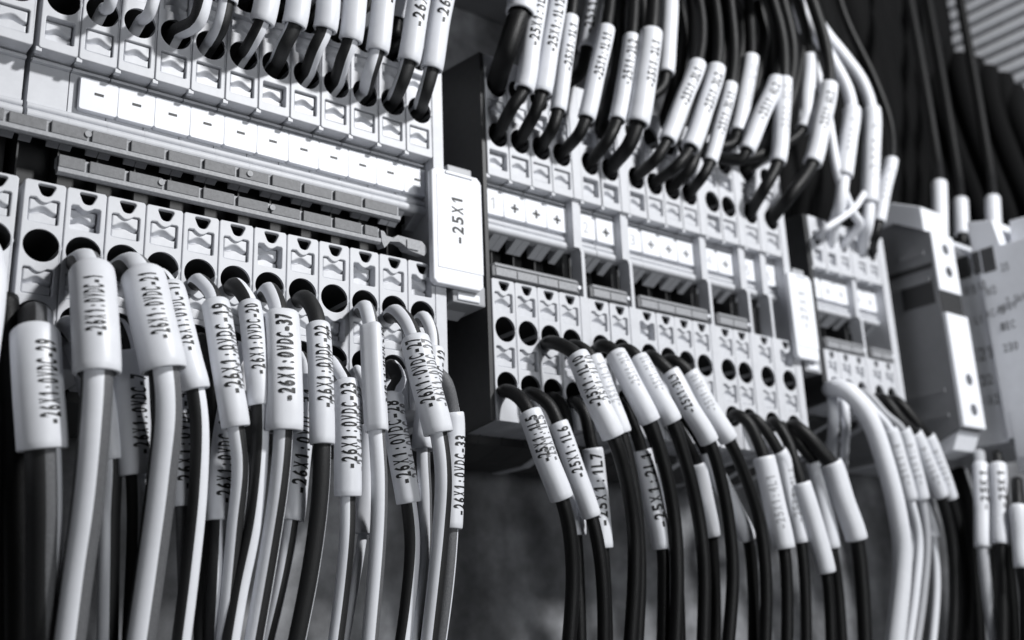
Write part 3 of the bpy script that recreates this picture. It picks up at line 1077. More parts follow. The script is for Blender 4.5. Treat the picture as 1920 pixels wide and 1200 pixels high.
for i, (pts, kd, r, sl) in UP.items():
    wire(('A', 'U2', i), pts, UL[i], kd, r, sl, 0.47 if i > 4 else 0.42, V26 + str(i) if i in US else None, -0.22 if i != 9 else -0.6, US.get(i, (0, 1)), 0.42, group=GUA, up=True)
for i, (x, y) in {3: (372, -20), 5: (495, 40), 6: (555, 60), 7: (610, 60), 8: (690, 60), 9: (745, 75), 10: (800, 60)}.items():
    h = hole_pos('A', 'U1', i)
    wire(('A', 'U1', i), [(x, y, -1.05), (x + 14, y - 70, -1.1), (x + 40, y - 300, -0.8)], 'dark wire in the shade behind the upper near wires, number %s from the left' % ordn[[3, 5, 6, 7, 8, 9, 10].index(i)],
         'black' if i != 8 else 'dark_edge', 0.30, None, group=GUA, up=True)
wire(None, [(740, 70, -0.9), (744, 36, -1.0), (752, -10, -1.1), (765, -90, -1.1), (790, -260, -1.0)], 'grey-sleeved rear wire seen between the sleeves -26X and -26X1:', 'black', 0.30, (1, 3), 0.40, None, group=GUA)

# middle row, lower side
Q = '-25X1:'
wire(('B', 'L2', 0), [(952, 733, -1.0), (974, 746, -1.5), (993, 774, -1.8), (1022, 855, -2.0), (1053, 934, -2.05), (1067, 990, -1.9), (1074, 1080, -1.6), (1060, 1290, -1.0)],
     'black wire in the first lower opening, leaning sleeve printed -25X1:1L5', 'black', 0.36, (2, 4), 0.46, Q + '1L5', 0.1, (0.42, 0.94), 0.42, group=GB, second=-0.65)
wire(('B', 'L2', 1), [(1000, 738, -1.0), (1028, 758, -1.4), (1047, 794, -1.6), (1078, 880, -1.75), (1109, 968, -1.8), (1123, 1030, -1.7), (1131, 1110, -1.5), (1132, 1290, -1.0)],
     'black wire, slim sleeve printed -25X1:1L6', 'black', 0.34, (2, 4), 0.385, Q + '1L6', -0.2, (0.40, 0.95), 0.40, group=GB)
wire(('B', 'L2', 2), [(1042, 748, -0.95), (1058, 770, -1.1), (1066, 830, -1.1), (1072, 890, -1.0), (1080, 1003, -1.0), (1085, 1100, -0.9), (1090, 1290, -0.6)],
     'black wire behind the sleeves 1L5 and 1L6 with a shaded sleeve end', 'black', 0.33, (3, 4), 0.42, None, group=GB)
wire(('B', 'L2', 3), [(1082, 757, -1.0), (1096, 775, -1.25), (1106, 820, -1.3), (1111, 842, -1.3), (1122, 940, -1.25), (1130, 1027, -1.2), (1135, 1110, -1.1), (1140, 1290, -0.7)],
     'black wire hanging straight, sleeve printed -25X1:1L7', 'black', 0.33, (3, 5), 0.42, Q + '1L7', -0.25, (0.20, 0.96), 0.42, group=GB)
wire(('B', 'L1', 2), [(1036, 642, -1.2), (1062, 652, -1.7), (1082, 668, -2.0), (1114, 742, -2.4), (1150, 818, -2.6), (1170, 880, -2.4), (1188, 980, -2.0), (1190, 1080, -1.7), (1176, 1290, -1.1)],
     'black wire from the upper lower-opening, bright sleeve printed -25X1:1L10', 'black', 0.38, (2, 4), 0.47, Q + '1L10', 0.12, (0.34, 0.95), 0.42, group=GB, second=-0.98)
wire(('B', 'L1', 3), [(1078, 648, -1.1), (1098, 658, -1.4), (1110, 672, -1.55), (1138, 742, -1.8), (1165, 812, -1.95), (1184, 890, -1.8), (1196, 980, -1.6), (1200, 1080, -1.4), (1190, 1290, -0.9)],
     'black wire whose sleeve hides behind the sleeve -25X1:1L10', 'black', 0.34, (2, 4), 0.43, Q + '1L11', -0.7, (0.3, 0.9), 0.36, group=GB, ink=M_INKG)
wire(('B', 'L1', 4), [(1130, 648, -1.1), (1146, 654, -1.35), (1154, 664, -1.5), (1186, 725, -1.9), (1219, 790, -2.05), (1245, 870, -1.9), (1264, 970, -1.6), (1270, 1080, -1.4), (1262, 1290, -0.9)],
     'black wire, white sleeve with faded print, first of the pair above -25X1:2L1', 'black', 0.37, (2, 4), 0.45, Q + '2L9', -0.5, (0.45, 0.95), 0.36, group=GB, ink=M_INKG)
wire(('B', 'L1', 5), [(1170, 655, -1.1), (1184, 660, -1.35), (1195, 672, -1.5), (1228, 732, -1.9), (1260, 790, -2.05), (1287, 870, -1.9), (1308, 960, -1.6), (1320, 1060, -1.4), (1316, 1290, -0.9)],
     'black wire, white sleeve with faded print, second of the pair above -25X1:2L1', 'black', 0.37, (2, 4), 0.45, Q + '2L10', -0.6, (0.42, 0.95), 0.36, group=GB, ink=M_INKG)
wire(('B', 'L2', 4), [(1140, 745, -0.95), (1170, 765, -1.1), (1190, 805, -1.15), (1203, 845, -1.15), (1223, 935, -1.1), (1242, 1027, -1.0), (1244, 1120, -0.8), (1240, 1290, -0.5)],
     'black wire, grey shaded sleeve printed -25X1:2L1', 'black', 0.34, (3, 5), 0.43, Q + '2L1', -0.35, (0.20, 0.98), 0.42, group=GB)
wire(('B', 'L2', 5), [(1180, 752, -0.9), (1205, 780, -1.0), (1228, 830, -0.95), (1238, 868, -0.9), (1252, 950, -0.8), (1266, 1028, -0.7), (1272, 1120, -0.5), (1276, 1290, -0.2)],
     'black wire with a narrow shaded sleeve just right of -25X1:2L1', 'black', 0.34, (3, 5), 0.40, None, group=GB)
wire(('B', 'L1', 6), [(1222, 668, -1.15), (1240, 682, -1.45), (1256, 698, -1.6), (1292, 764, -1.95), (1330, 828, -2.1), (1352, 900, -1.95), (1368, 990, -1.7), (1374, 1080, -1.5), (1358, 1290, -1.0)],
     'black wire, long white sleeve with a broken print, left of its twin', 'black', 0.36, (2, 4), 0.43, Q + '3L9', 0.05, (0.42, 0.95), 0.34, group=GB)
wire(('B', 'L1', 7), [(1257, 675, -1.1), (1276, 684, -1.4), (1292, 700, -1.55), (1328, 764, -1.85), (1366, 824, -2.0), (1396, 890, -1.85), (1424, 980, -1.6), (1436, 1080, -1.4), (1432, 1290, -0.9)],
     'black wire, long white sleeve almost without print, right of its twin', 'black', 0.36, (2, 4), 0.43, Q + '3L10', -0.3, (0.42, 0.95), 0.34, group=GB, ink=M_INKG)
wire(('B', 'L2', 6), [(1232, 760, -0.9), (1262, 790, -1.0), (1290, 835, -1.0), (1306, 870, -0.95), (1322, 940, -0.85), (1334, 1005, -0.7), (1340, 1100, -0.5), (1340, 1290, -0.2)],
     'black wire with a dim sleeve between the long hanging black wires', 'black', 0.34, (3, 5), 0.40, None, group=GB)
wire(('B', 'L2', 7), [(1268, 766, -0.9), (1296, 800, -1.0), (1324, 846, -1.0), (1344, 890, -0.95), (1376, 955, -0.9), (1402, 1010, -0.8), (1412, 1100, -0.6), (1412, 1290, -0.3)],
     'black wire with a bright narrow sleeve left of the broad sleeve', 'black', 0.34, (2, 5), 0.40, None, group=GB)
wire(('B', 'L2', 10), [(1382, 778, -1.0), (1402, 792, -1.3), (1424, 835, -1.5), (1432, 858, -1.55), (1452, 945, -1.6), (1470, 1027, -1.6), (1476, 1110, -1.4), (1474, 1290, -1.0)],
     'black wire, broad white sleeve with faint print', 'black', 0.36, (3, 5), 0.50, Q + '4L1', -0.2, (0.2, 0.8), 0.36, group=GB, ink=M_INKG)
wire(('B', 'L2', 11), [(1412, 784, -0.95), (1436, 808, -1.2), (1460, 846, -1.3), (1472, 870, -1.3), (1488, 945, -1.25), (1502, 1016, -1.2), (1510, 1110, -1.0), (1512, 1290, -0.6)],
     'black wire, slim white sleeve against the broad one', 'black', 0.34, (2, 5), 0.38, Q + '4L2', -0.3, (0.2, 0.8), 0.34, group=GB, ink=M_INKG)
wire(('B', 'L2', 12), [(1452, 792, -1.0), (1476, 826, -1.4), (1494, 880, -1.6), (1502, 906, -1.65), (1528, 990, -1.65), (1549, 1072, -1.6), (1556, 1140, -1.4), (1560, 1290, -1.0)],
     'black wire, lowest hanging white sleeve of the middle row', 'black', 0.34, (3, 5), 0.45, None, group=GB)
wire(None, [(1462, 796, -0.5), (1490, 822, -0.95), (1512, 850, -1.05), (1526, 866, -1.1), (1544, 945, -1.1), (1560, 1026, -1.05), (1572, 1110, -0.8), (1584, 1290, -0.4)],
     'black wire with a white sleeve just behind the lowest hanging sleeve', 'black', 0.34, (3, 5), 0.42, None, group=GB)
wire(('B', 'L2', 13), [(1490, 800, -1.0), (1516, 820, -1.4), (1542, 850, -1.6), (1558, 868, -1.7), (1582, 940, -1.75), (1606, 1011, -1.75), (1616, 1090, -1.6), (1626, 1290, -1.2)],
     'black wire in the last opening of the middle row, thick white blank sleeve', 'black', 0.45, (3, 5), 0.53, None, group=GB)

# middle row, upper side
def ub(hole, pts, label, sl, txt=None, r=0.34, rs=0.42, phi=-0.2, f=(0.3, 0.9), ink=None, kind='black', second=None, th=0.38):
    return wire(hole, pts, label, kind, r, sl, rs, txt, phi, f, th, group=GUB, up=True, ink=ink, second=second)


ub(('B', 'U1', 0), [(930, 150, -1.2), (950, 96, -1.8), (968, 40, -2.1), (975, 26, -2.1), (985, -40, -2.2), (1005, -240, -2.2)], 'thick black wire in the top corner opening of the middle row, grey sleeve above', (3, 4), None, 0.55, 0.62)
ub(('B', 'U2', 0), [(938, 246, -1.2), (962, 198, -1.7), (982, 168, -1.9), (996, 80, -2.1), (1012, -24, -2.2), (1030, -240, -2.2)], 'black wire, sleeve printed -25X1:1L2', (2, 4), Q + '1L2', f=(0.36, 0.9), phi=-0.25)
ub(('B', 'U2', 1), [(980, 262, -1.2), (1003, 212, -1.7), (1016, 174, -1.9), (1030, 90, -2.1), (1046, -4, -2.2), (1050, -80, -2.2), (1060, -240, -2.2)], 'black wire, sleeve printed -25X1:1L12', (2, 4), Q + '1L12', f=(0.36, 0.94), phi=-0.25)
ub(('B', 'U2', 2), [(1020, 278, -1.2), (1036, 240, -1.5), (1046, 208, -1.6), (1058, 120, -1.8), (1070, 34, -1.9), (1080, -60, -1.8), (1090, -240, -1.6)], 'black wire, narrow sleeve printed -25X1:1L1', (2, 4), Q + '1L1', rs=0.36, f=(0.38, 0.9), phi=-0.5, th=0.34)
ub(('B', 'U1', 2), [(1062, 200, -0.95), (1086, 140, -1.1), (1100, 92, -1.2), (1112, 20, -1.25), (1128, -50, -1.3), (1150, -240, -1.2)], 'rear black wire, slanted sleeve printed -25X1:1L10 at the top edge', (2, 4), Q + '1L10', f=(0.12, 0.95), phi=0.2)
ub(('B', 'U2', 3), [(1064, 288, -1.2), (1085, 252, -1.6), (1099, 222, -1.8), (1118, 140, -2.0), (1137, 54, -2.1), (1146, -20, -2.0), (1160, -240, -1.8)], 'black wire, sleeve printed -25X1:1L11', (2, 4), Q + '1L11', rs=0.39, f=(0.36, 0.9), phi=-0.25)
ub(('B', 'U2', 4), [(1116, 302, -1.2), (1140, 262, -1.5), (1157, 226, -1.6), (1172, 150, -1.75), (1184, 70, -1.8), (1190, -20, -1.7), (1200, -240, -1.5)], 'black wire, half shaded sleeve printed -25X1:2L2', (2, 4), Q + '2L2', rs=0.39, f=(0.36, 0.92), phi=-0.2)
ub(('B', 'U2', 5), [(1156, 315, -1.2), (1178, 274, -1.7), (1195, 232, -2.0), (1210, 145, -2.2), (1221, 62, -2.3), (1226, -20, -2.2), (1225, -240, -2.0)], 'thicker black wire, broad sleeve printed -25X1:2L1', (2, 4), Q + '2L1', r=0.42, rs=0.53, f=(0.34, 0.86), phi=-0.55)
ub(('B', 'U1', 5), [(1225, 200, -0.95), (1240, 165, -1.05), (1248, 138, -1.1), (1253, 70, -1.15), (1256, 0, -1.2), (1250, -80, -1.1), (1240, -240, -1.0)], 'rear black wire with a blank sleeve right of -25X1:2L1', (2, 4), None)
ub(('B', 'U2', 6), [(1205, 328, -1.2), (1230, 298, -1.6), (1251, 264, -1.8), (1280, 190, -2.0), (1308, 120, -2.1), (1316, 50, -2.0), (1300, -60, -1.8), (1280, -240, -1.6)], 'black wire, slanted sleeve printed -25X1:3L1', (2, 4), Q + '3L1', rs=0.42, f=(0.38, 0.88), phi=-0.2)
ub(('B', 'U2', 7), [(1240, 340, -1.2), (1268, 312, -1.6), (1294, 278, -1.8), (1320, 205, -2.0), (1343, 128, -2.1), (1346, 50, -2.0), (1330, -60, -1.8), (1300, -240, -1.6)], 'black wire, slanted sleeve printed -25X1:3L2', (2, 4), Q + '3L2', rs=0.46, f=(0.38, 0.88), phi=-0.35)
ub(('B', 'U2', 8), [(1272, 350, -1.2), (1292, 318, -1.4), (1312, 270, -1.4), (1332, 205, -1.4), (1350, 140, -1.4), (1356, 60, -1.3), (1340, -240, -1.0)], 'black wire slipping behind the sleeve printed 3L2', None)
ub(('B', 'U2', 9), [(1302, 358, -1.2), (1318, 330, -1.5), (1331, 304, -1.6), (1352, 230, -1.8), (1370, 160, -1.9), (1376, 90, -1.8), (1366, -20, -1.7), (1340, -240, -1.5)], 'black wire, narrow sleeve printed -25X1:3L11', (2, 4), Q + '3L11', rs=0.36, f=(0.30, 0.86), phi=-0.3, th=0.34)
ub(('B', 'U1', 9), [(1366, 300, -1.1), (1372, 270, -1.2), (1382, 248, -1.2), (1396, 180, -1.3), (1408, 108, -1.35), (1406, 30, -1.2), (1380, -240, -1.0)], 'rear black wire, upright sleeve in front of the gap right of 3L11', (2, 4), Q + '3L12', f=(0.3, 0.86), phi=-0.7, ink=M_INKG)
ub(('B', 'U1', 10), [(1372, 306, -1.2), (1388, 300, -1.6), (1400, 282, -1.8), (1428, 215, -2.0), (1456, 150, -2.1), (1462, 80, -2.0), (1440, -30, -1.8), (1390, -240, -1.5)], 'black wire, strongly slanted sleeve printed -25X1:4L2', (2, 4), Q + '4L2', f=(0.34, 0.88), phi=-0.1)
ub(('B', 'U1', 11), [(1408, 322, -1.1), (1432, 286, -1.4), (1456, 240, -1.5), (1478, 170, -1.6), (1486, 90, -1.6), (1462, -20, -1.5), (1410, -240, -1.3)], 'bare black wire between the sleeves 4L2 and the next upright one', None, r=0.40)
ub(('B', 'U2', 12), [(1414, 398, -1.2), (1434, 352, -1.7), (1458, 304, -2.0), (1466, 225, -2.2), (1470, 150, -2.3), (1466, 70, -2.2), (1440, -30, -2.0), (1390, -240, -1.7)], 'black wire, upright bright sleeve with very faint print', (2, 4), Q + '5L1', r=0.38, rs=0.42, ink=M_INKG, phi=-0.5)
ub(('B', 'U2', 13), [(1452, 412, -1.2), (1482, 366, -1.7), (1523, 306, -2.1), (1540, 235, -2.3), (1554, 160, -2.4), (1546, 80, -2.3), (1512, -30, -2.1), (1450, -240, -1.8)], 'black wire, rightmost broad sleeve printed -25X1:6L2', (2, 4), Q + '6L2', r=0.42, rs=0.48, f=(0.36, 0.86), phi=-0.25)
ub(('B', 'U1', 12), [(1475, 300, -1.2), (1505, 242, -1.5), (1514, 175, -1.6), (1518, 106, -1.6), (1506, 40, -1.5), (1470, -60, -1.3), (1420, -240, -1.0)], 'rear black wire, white sleeve behind the sleeve 6L2', (1, 3), None, rs=0.40)
# black cables passing behind the upper wires
for k, (x0, x1, Y) in enumerate(((1160, 1170, 0.2), (1205, 1190, 0.6), (1275, 1240, 0.4), (1300, 1280, 0.0), (1330, 1285, 0.8), (1385, 1330, 0.4), (1425, 1370, 0.2), (1500, 1430, 0.0))):
    wire(None, [(x0 - 60, 330, Y + 0.8), (x0 - 30, 230, Y - 1.0), (x0, 120, Y - 1.3), (x0 + 2, 30, Y - 1.2), (x1, -80, Y - 1), (x1 - 30, -260, Y - 0.8)],
         'bare black wire in the shade behind the sleeved upper wires, number %s from the left' % ordn[k], 'black', 0.40, group=GUB)
for k, pts in enumerate(([(1510, 130, -0.6), (1484, 70, -1.0), (1472, 20, -1.1), (1462, -60, -1.0), (1440, -240, -0.8)], [(1520, 120, -0.8), (1502, 60, -1.2), (1488, 0, -1.3), (1470, -70, -1.2), (1440, -240, -1)],
                         [(1552, 112, -1.4), (1540, 60, -1.6), (1518, 0, -1.7), (1490, -70, -1.5), (1440, -240, -1.2)])):
    wire(None, pts, 'thin white wire bending up among the black ones, %s of three' % ['left', 'middle', 'right'][k], 'white', 0.16, group='thin white wires among the black ones')

# far row
wire(('C', 'L1', 0), [(1568, 728, -1.3), (1592, 736, -1.9), (1630, 786, -2.2), (1660, 870, -2.2), (1684, 970, -2.0), (1692, 1050, -1.7), (1668, 1290, -0.8)],
         'thick plain white wire sweeping down from the far row', 'white', 0.50, group=GC)
cl = [
    (('C', 'L1', 1), [(1598, 730, -1.1), (1640, 772, -1.6), (1668, 806, -1.7), (1688, 870, -1.7), (1706, 935, -1.6), (1722, 1010, -1.3), (1716, 1110, -1.0), (1690, 1290, -0.5)], 'white', 0.25, (2, 4), 'white wire with sleeve, second from the left in the far row'),
    (('C', 'L1', 2), [(1622, 736, -1.0), (1660, 776, -1.4), (1692, 806, -1.5), (1712, 870, -1.5), (1728, 935, -1.4), (1738, 1010, -1.2), (1732, 1110, -0.9), (1706, 1290, -0.4)], 'light', 0.22, (2, 4), 'light grey wire with sleeve, third from the left in the far row'),
    (('C', 'L1', 3), [(1656, 748, -1.0), (1692, 790, -1.5), (1714, 812, -1.6), (1740, 870, -1.6), (1764, 930, -1.5), (1784, 1010, -1.3), (1790, 1110, -1.0), (1780, 1290, -0.5)], 'black', 0.32, (2, 4), 'black wire with sleeve, fourth from the left in the far row'),
    (('C', 'L1', 4), [(1680, 752, -1.0), (1716, 790, -1.5), (1738, 818, -1.6), (1760, 870, -1.6), (1782, 934, -1.5), (1802, 1010, -1.3), (1812, 1110, -1.0), (1806, 1290, -0.5)], 'black', 0.32, (2, 4), 'black wire with sleeve, rightmost of the far row'),
    (None, [(1604, 742, -0.7), (1646, 800, -1.2), (1680, 880, -1.3), (1706, 980, -1.1), (1712, 1060, -0.9), (1694, 1290, -0.4)], 'white', 0.30, None, 'plain white wire close behind the thick white one in the far row'),
    (None, [(1700, 860, -0.2), (1722, 900, -0.5), (1736, 945, -0.6), (1750, 1006, -0.6), (1756, 1100, -0.4), (1740, 1290, 0.0)], 'white', 0.22, (1, 3), 'thin wire with a low hanging sleeve in the far row'),
    (None, [(1560, 738, -0.4), (1561, 752, -0.9), (1563, 786, -0.9), (1560, 830, 0.6), (1555, 900, 3.0)], 'white', 0.30, None, 'short white stub below the thick white wire, left'),
    (None, [(1580, 742, -0.4), (1583, 756, -0.9), (1586, 790, -0.9), (1584, 835, 0.6), (1580, 900, 3.0)], 'white', 0.24, None, 'short white stub below the thick white wire, right'),
]
for h, pts, kd, r, sl, lab in cl:
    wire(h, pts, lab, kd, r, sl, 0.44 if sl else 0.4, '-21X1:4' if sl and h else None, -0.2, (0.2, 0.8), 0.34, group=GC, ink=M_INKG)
cu_ = [
    (('C', 'U2', 1), [(1560, 432, -1.3), (1576, 380, -1.7), (1582, 330, -1.9), (1590, 268, -2.0), (1597, 205, -2.0), (1588, 165, -2.0), (1560, 112, -1.8), (1522, 50, -1.5), (1440, -110, -1.2)], 'white', 0.36, (2, 4), 'white wire of the far row with a sleeve, left one of two arching over'),
    (('C', 'U2', 3), [(1618, 462, -1.2), (1626, 424, -1.5), (1630, 380, -1.7), (1634, 290, -1.9), (1634, 205, -1.9), (1616, 152, -1.9), (1582, 104, -1.7), (1540, 50, -1.4), (1460, -110, -1.1)], 'white', 0.36, (2, 4), 'white wire of the far row with a long sleeve, right one of two arching over'),
    (('C', 'U2', 4), [(1636, 462, -1.2), (1642, 440, -1.5), (1648, 416, -1.6), (1660, 352, -1.8), (1672, 300, -1.9), (1668, 230, -1.7), (1640, 150, -1.4), (1580, 20, -1.0), (1540, -160, -0.8)], 'black', 0.24, (2, 4), 'black wire of the far row with a slim sleeve, rightmost of the upper side'),
    (('C', 'U2', 2), [(1590, 452, -1.2), (1612, 420, -1.5), (1600, 400, -1.6), (1572, 330, -1.8), (1560, 262, -1.8), (1545, 180, -1.6), (1500, 40, -1.3)], 'white', 0.26, None, 'bare white wire curling in front of the small far blocks'),
    (('C', 'U2', 0), [(1530, 440, -1.2), (1546, 430, -1.6), (1600, 392, -1.8), (1618, 366, -1.7), (1640, 330, -1.4), (1640, 200, -1.0)], 'white', 0.20, None, 'thin white wire crossing the small far blocks'),
    (None, [(1640, 446, -0.6), (1632, 408, -1.2), (1622, 376, -1.3), (1630, 352, -1.2), (1650, 300, -0.8)], 'black', 0.34, None, 'short thick black wire between the far sleeves'),
]
for h, pts, kd, r, sl, lab in cu_:
    wire(h, pts, lab, kd, r, sl, 0.54 if r > 0.27 else 0.40, '-21X1:2' if sl else None, -0.3, (0.2, 0.8), 0.32, group=GC, up=True, ink=M_INKG)

# ------------------------------------------------------------------ relay and contactor at the right
RX0, RX1 = 36.0, 37.75


def yat(px, py, X):
    return atX(px, py, X)


root = thing('relay', (36.9, 2, -6.5), 'tall narrow dark-sided relay with a white front strip, blurred right of the far row', 'relay')
p_t, p_b = atX(1747, 432, RX0), atX(1802, 800, RX0)
fy = (p_t.y + p_b.y) / 2
b = bmesh.new()
zt, zb = p_t.z, p_b.z
add_prism_yz(b, [(fy + 0.1, zt), (fy + 0.1, zb), (fy + 1.2, zb - 0.5), (6.0, zb - 0.7), (6.0, zt + 1.2), (fy + 1.6, zt + 0.9)], RX0, RX1, bev=0.03)
# ribs and slots on the flank
for z, y0, y1 in ((zt - 0.9, fy + 0.5, fy + 1.8), (zt - 2.2, fy + 0.4, fy + 2.6), (zb + 1.7, fy + 0.5, fy + 3.2), (zb + 0.6, fy + 0.5, fy + 2.0)):
    add_box(b, RX0 - 0.06, RX0 + 0.05, y0, y1, z - 0.1, z + 0.1, 0.02)
bm_obj('case', b, M_RELAY, root)
b = bmesh.new()
hgt = zt - zb
add_box(b, RX0, RX1, fy - 0.12, fy + 0.095, zb, zb + hgt * 0.57, 0.05)
bm_obj('front_strip', b, M_MARK, root)
b = bmesh.new()
add_box(b, RX0, RX1, fy, fy + 0.095, zt - hgt * 0.31, zt, 0.03)
bm_obj('front_strip', b, M_MARK, root)
b = bmesh.new()
add_box(b, RX0 + 0.02, RX1 - 0.02, fy + 0.05, fy + 0.095, zb + hgt * 0.575, zt - hgt * 0.315)  # dark panel painting the shade of the notch
bm_obj('notch', b, M_CAV_SHADE, root)
b = bmesh.new()
add_prism_yz(b, [(fy + 0.2, zb - 0.1), (fy + 0.6, zb - 0.9), (fy + 1.6, zb - 1.1), (fy + 1.4, zb - 0.5)], RX0 + 0.1, RX1, bev=0.04)
bm_obj('foot_lever', b, M_MARK, root)
for q in (0.09, 0.24, 0.80, 0.92):
    b = bmesh.new()
    add_cyl(b, ((RX0 + RX1) / 2 + 0.1, fy - 0.01 - (0.12 if q < 0.5 else 0), zb + hgt * q), ((RX0 + RX1) / 2 + 0.1, fy + 0.06, zb + hgt * q), 0.26, 20)
    bm_obj('screw', b, M_METAL, root)
b = bmesh.new()
add_box(b, RX0 - 0.015, RX0 + 0.01, fy + 0.3, fy + 1.9, zb + hgt * 0.63, zb + hgt * 0.76)
add_box(b, RX0 - 0.015, RX0 + 0.01, fy + 0.2, fy + 2.8, zb + hgt * 0.70 + 1.0, zb + hgt * 0.70 + 1.25)
bm_obj('flank_opening', b, M_CAV_SHADE, root)
# white terminal head on top
b = bmesh.new()
add_prism_yz(b, [(fy + 0.2, zt + 0.02), (fy + 0.2, zt + 1.2), (fy + 1.6, zt + 1.9), (fy + 3.0, zt + 1.9), (fy + 3.0, zt + 0.95), (fy + 1.6, zt + 0.92)], RX0 - 0.2, RX1, bev=0.06)
bm_obj('terminal_head', b, M_MARK, root)

CX = 38.6
root = thing('contactor', (41, -3, -8), 'large light grey device with a printed flank, cut off by the right picture edge', 'contactor')
a = atX(1840, 470, CX)
e = atX(1838, 820, CX)
bk = min(a.y, e.y) + 0.3
b = bmesh.new()
add_box(b, CX, CX + 6, -9.5, bk, e.z - 0.3, a.z, 0.08)
add_prism_yz(b, [(bk - 0.02, a.z - 0.5), (bk - 0.02, e.z - 0.4), (6, e.z - 0.4), (6, a.z + 1.6), (bk + 2, a.z + 1.6)], CX + 0.1, CX + 6, bev=0.05)
bm_obj('case', b, M_CASE, root)
b = bmesh.new()
add_prism_yz(b, [(bk - 0.2, a.z + 0.02), (bk - 1.2, a.z + 0.02), (bk - 1.0, a.z + 1.3), (bk + 0.2, a.z + 1.6), (bk + 0.2, a.z + 0.02)], CX + 0.05, CX + 6, bev=0.06)
add_prism_yz(b, [(bk - 1.4, a.z + 0.02), (bk - 3.4, a.z + 0.02), (bk - 3.2, a.z + 1.1), (bk - 1.5, a.z + 1.2)], CX + 0.6, CX + 6, bev=0.06)
bm_obj('terminal_head', b, M_MARK, root)
# printing on the flank
ph = bmesh.new()


def blk(x0, y0, x1, y1):
    p, q = atX(x0, y0, CX), atX(x1, y1, CX)
    add_box(ph, CX - 0.012, CX + 0.01, min(p.y, q.y), max(p.y, q.y), min(p.z, q.z), max(p.z, q.z))


for x_, y_, w_, h_ in ((1806, 502, 0.62, 1.05), (1831, 493, 0.36, 1.05), (1853, 487, 0.62, 1.15)):
    p = atX(x_, y_, CX)
    add_box(ph, CX - 0.012, CX + 0.01, p.y - w_ / 2, p.y + w_ / 2, p.z - h_ / 2, p.z + h_ / 2)
bm_obj('flank_block', ph, M_DARK, root)
ph = bmesh.new()
blk(1893, 770, 1960, 850)
bm_obj('flank_sticker', ph, M_MARK, root)
ti = 0
for (x, y, s, w_, h_) in ((1818, 545, 'A1', 0.9, 0.55), (1840, 535, '13', 0.6, 0.5), (1858, 545, 'NO', 0.7, 0.5), (1884, 500, '25', 0.5, 0.45), (1866, 585, 'AC-3', 1.2, 0.42), (1888, 575, '400V', 1.2, 0.42),
                          (1835, 600, 'L1', 0.5, 0.45), (1848, 662, '21', 0.9, 0.75), (1850, 712, '22', 0.8, 0.6), (1848, 752, '14 A2', 1.6, 0.55), (1895, 650, '230', 0.9, 0.45), (1890, 610, 'IEC', 0.9, 0.45), (1905, 560, '7.5kW', 1.2, 0.42)):
    p = atX(x, y, CX)
    flat_text(s, (CX - 0.014, p.y, p.z), (0, -1, 0), (0, 0, 1), w_ * 0.8, h_ * 0.8, M_RELAY, root)
b = bmesh.new()
zf = e.z - 0.32
add_box(b, CX + 0.3, CX + 6, -9, bk - 0.6, zf - 1.6, zf, 0.06)
bm_obj('terminal_foot', b, M_CASE, root)
b = bmesh.new()
for k in range(3):
    add_box(b, CX + 0.1, CX + 1.6, bk - 1.3 - k * 1.7, bk - 0.2 - k * 1.7, zf - 1.5, zf - 0.3, 0.05)
bm_obj('terminal_cover', b, M_MARK, root)

GD = 'wires of the device at the right edge'
for k, (pts, kd) in enumerate((([(1836, 850, -2.2), (1838, 872, -2.4), (1842, 950, -2.5), (1843, 1026, -2.5), (1850, 1100, -2.4), (1880, 1290, -2.2)], 'light'),
                               ([(1868, 850, -3.0), (1871, 872, -3.1), (1876, 950, -3.2), (1877, 1020, -3.2), (1880, 1100, -3.0), (1880, 1290, -2.6)], 'black'),
                               ([(1906, 900, -3.8), (1909, 950, -4.0), (1914, 1010, -4.0), (1918, 1064, -4.0), (1924, 1120, -3.8), (1930, 1290, -3.4)], 'black'))):
    wire(None, pts, 'wire under the large device at the right edge, %s sleeve of three' % ['left', 'middle', 'rightmost'][k], kd, 0.32, (1, 3), 0.46, '-25K1' if k < 2 else None, -0.3, (0.4, 0.9), 0.34, group=GD, ink=M_INK)
for k, x in enumerate((1800, 1826, 1858, 1892)):
    wire(None, [(x - 30, 880, 2.0), (x - 10, 950, 1.6), (x, 1060, 1.4), (x + 8, 1160, 1.5), (x + 12, 1290, 1.6)], 'blurred dark wire at the lower right, number %s from the left' % ordn[k], 'black', 0.42, group=GD)
for k, (x, y0, y1, Y) in enumerate(((1761, 344, 450, -1.0), (1801, 376, 440, -0.2), (1861, 372, 430, -1.5))):
    wire(None, [(x + 4, y1 + 20, Y), (x + 3, y1, Y), (x, y0, Y), (x - 4, y0 - 40, Y + 0.4), (x - 30, y0 - 200, Y + 1.0), (x - 70, y0 - 420, Y + 1.6), (x - 110, y0 - 640, Y + 2.0)],
         'black cable entering the devices at the right through a white ferrule, %s of three' % ['left', 'middle', 'right'][k], 'black', 0.34, (1, 2), 0.50, None, group=GD)

# ------------------------------------------------------------------ slotted duct, top right
ZD = 20.0


def atZ(px, py, Z):
    d = ray(px, py)
    return Vector(CAM + d * ((Z - CAM[2]) / d[2]))


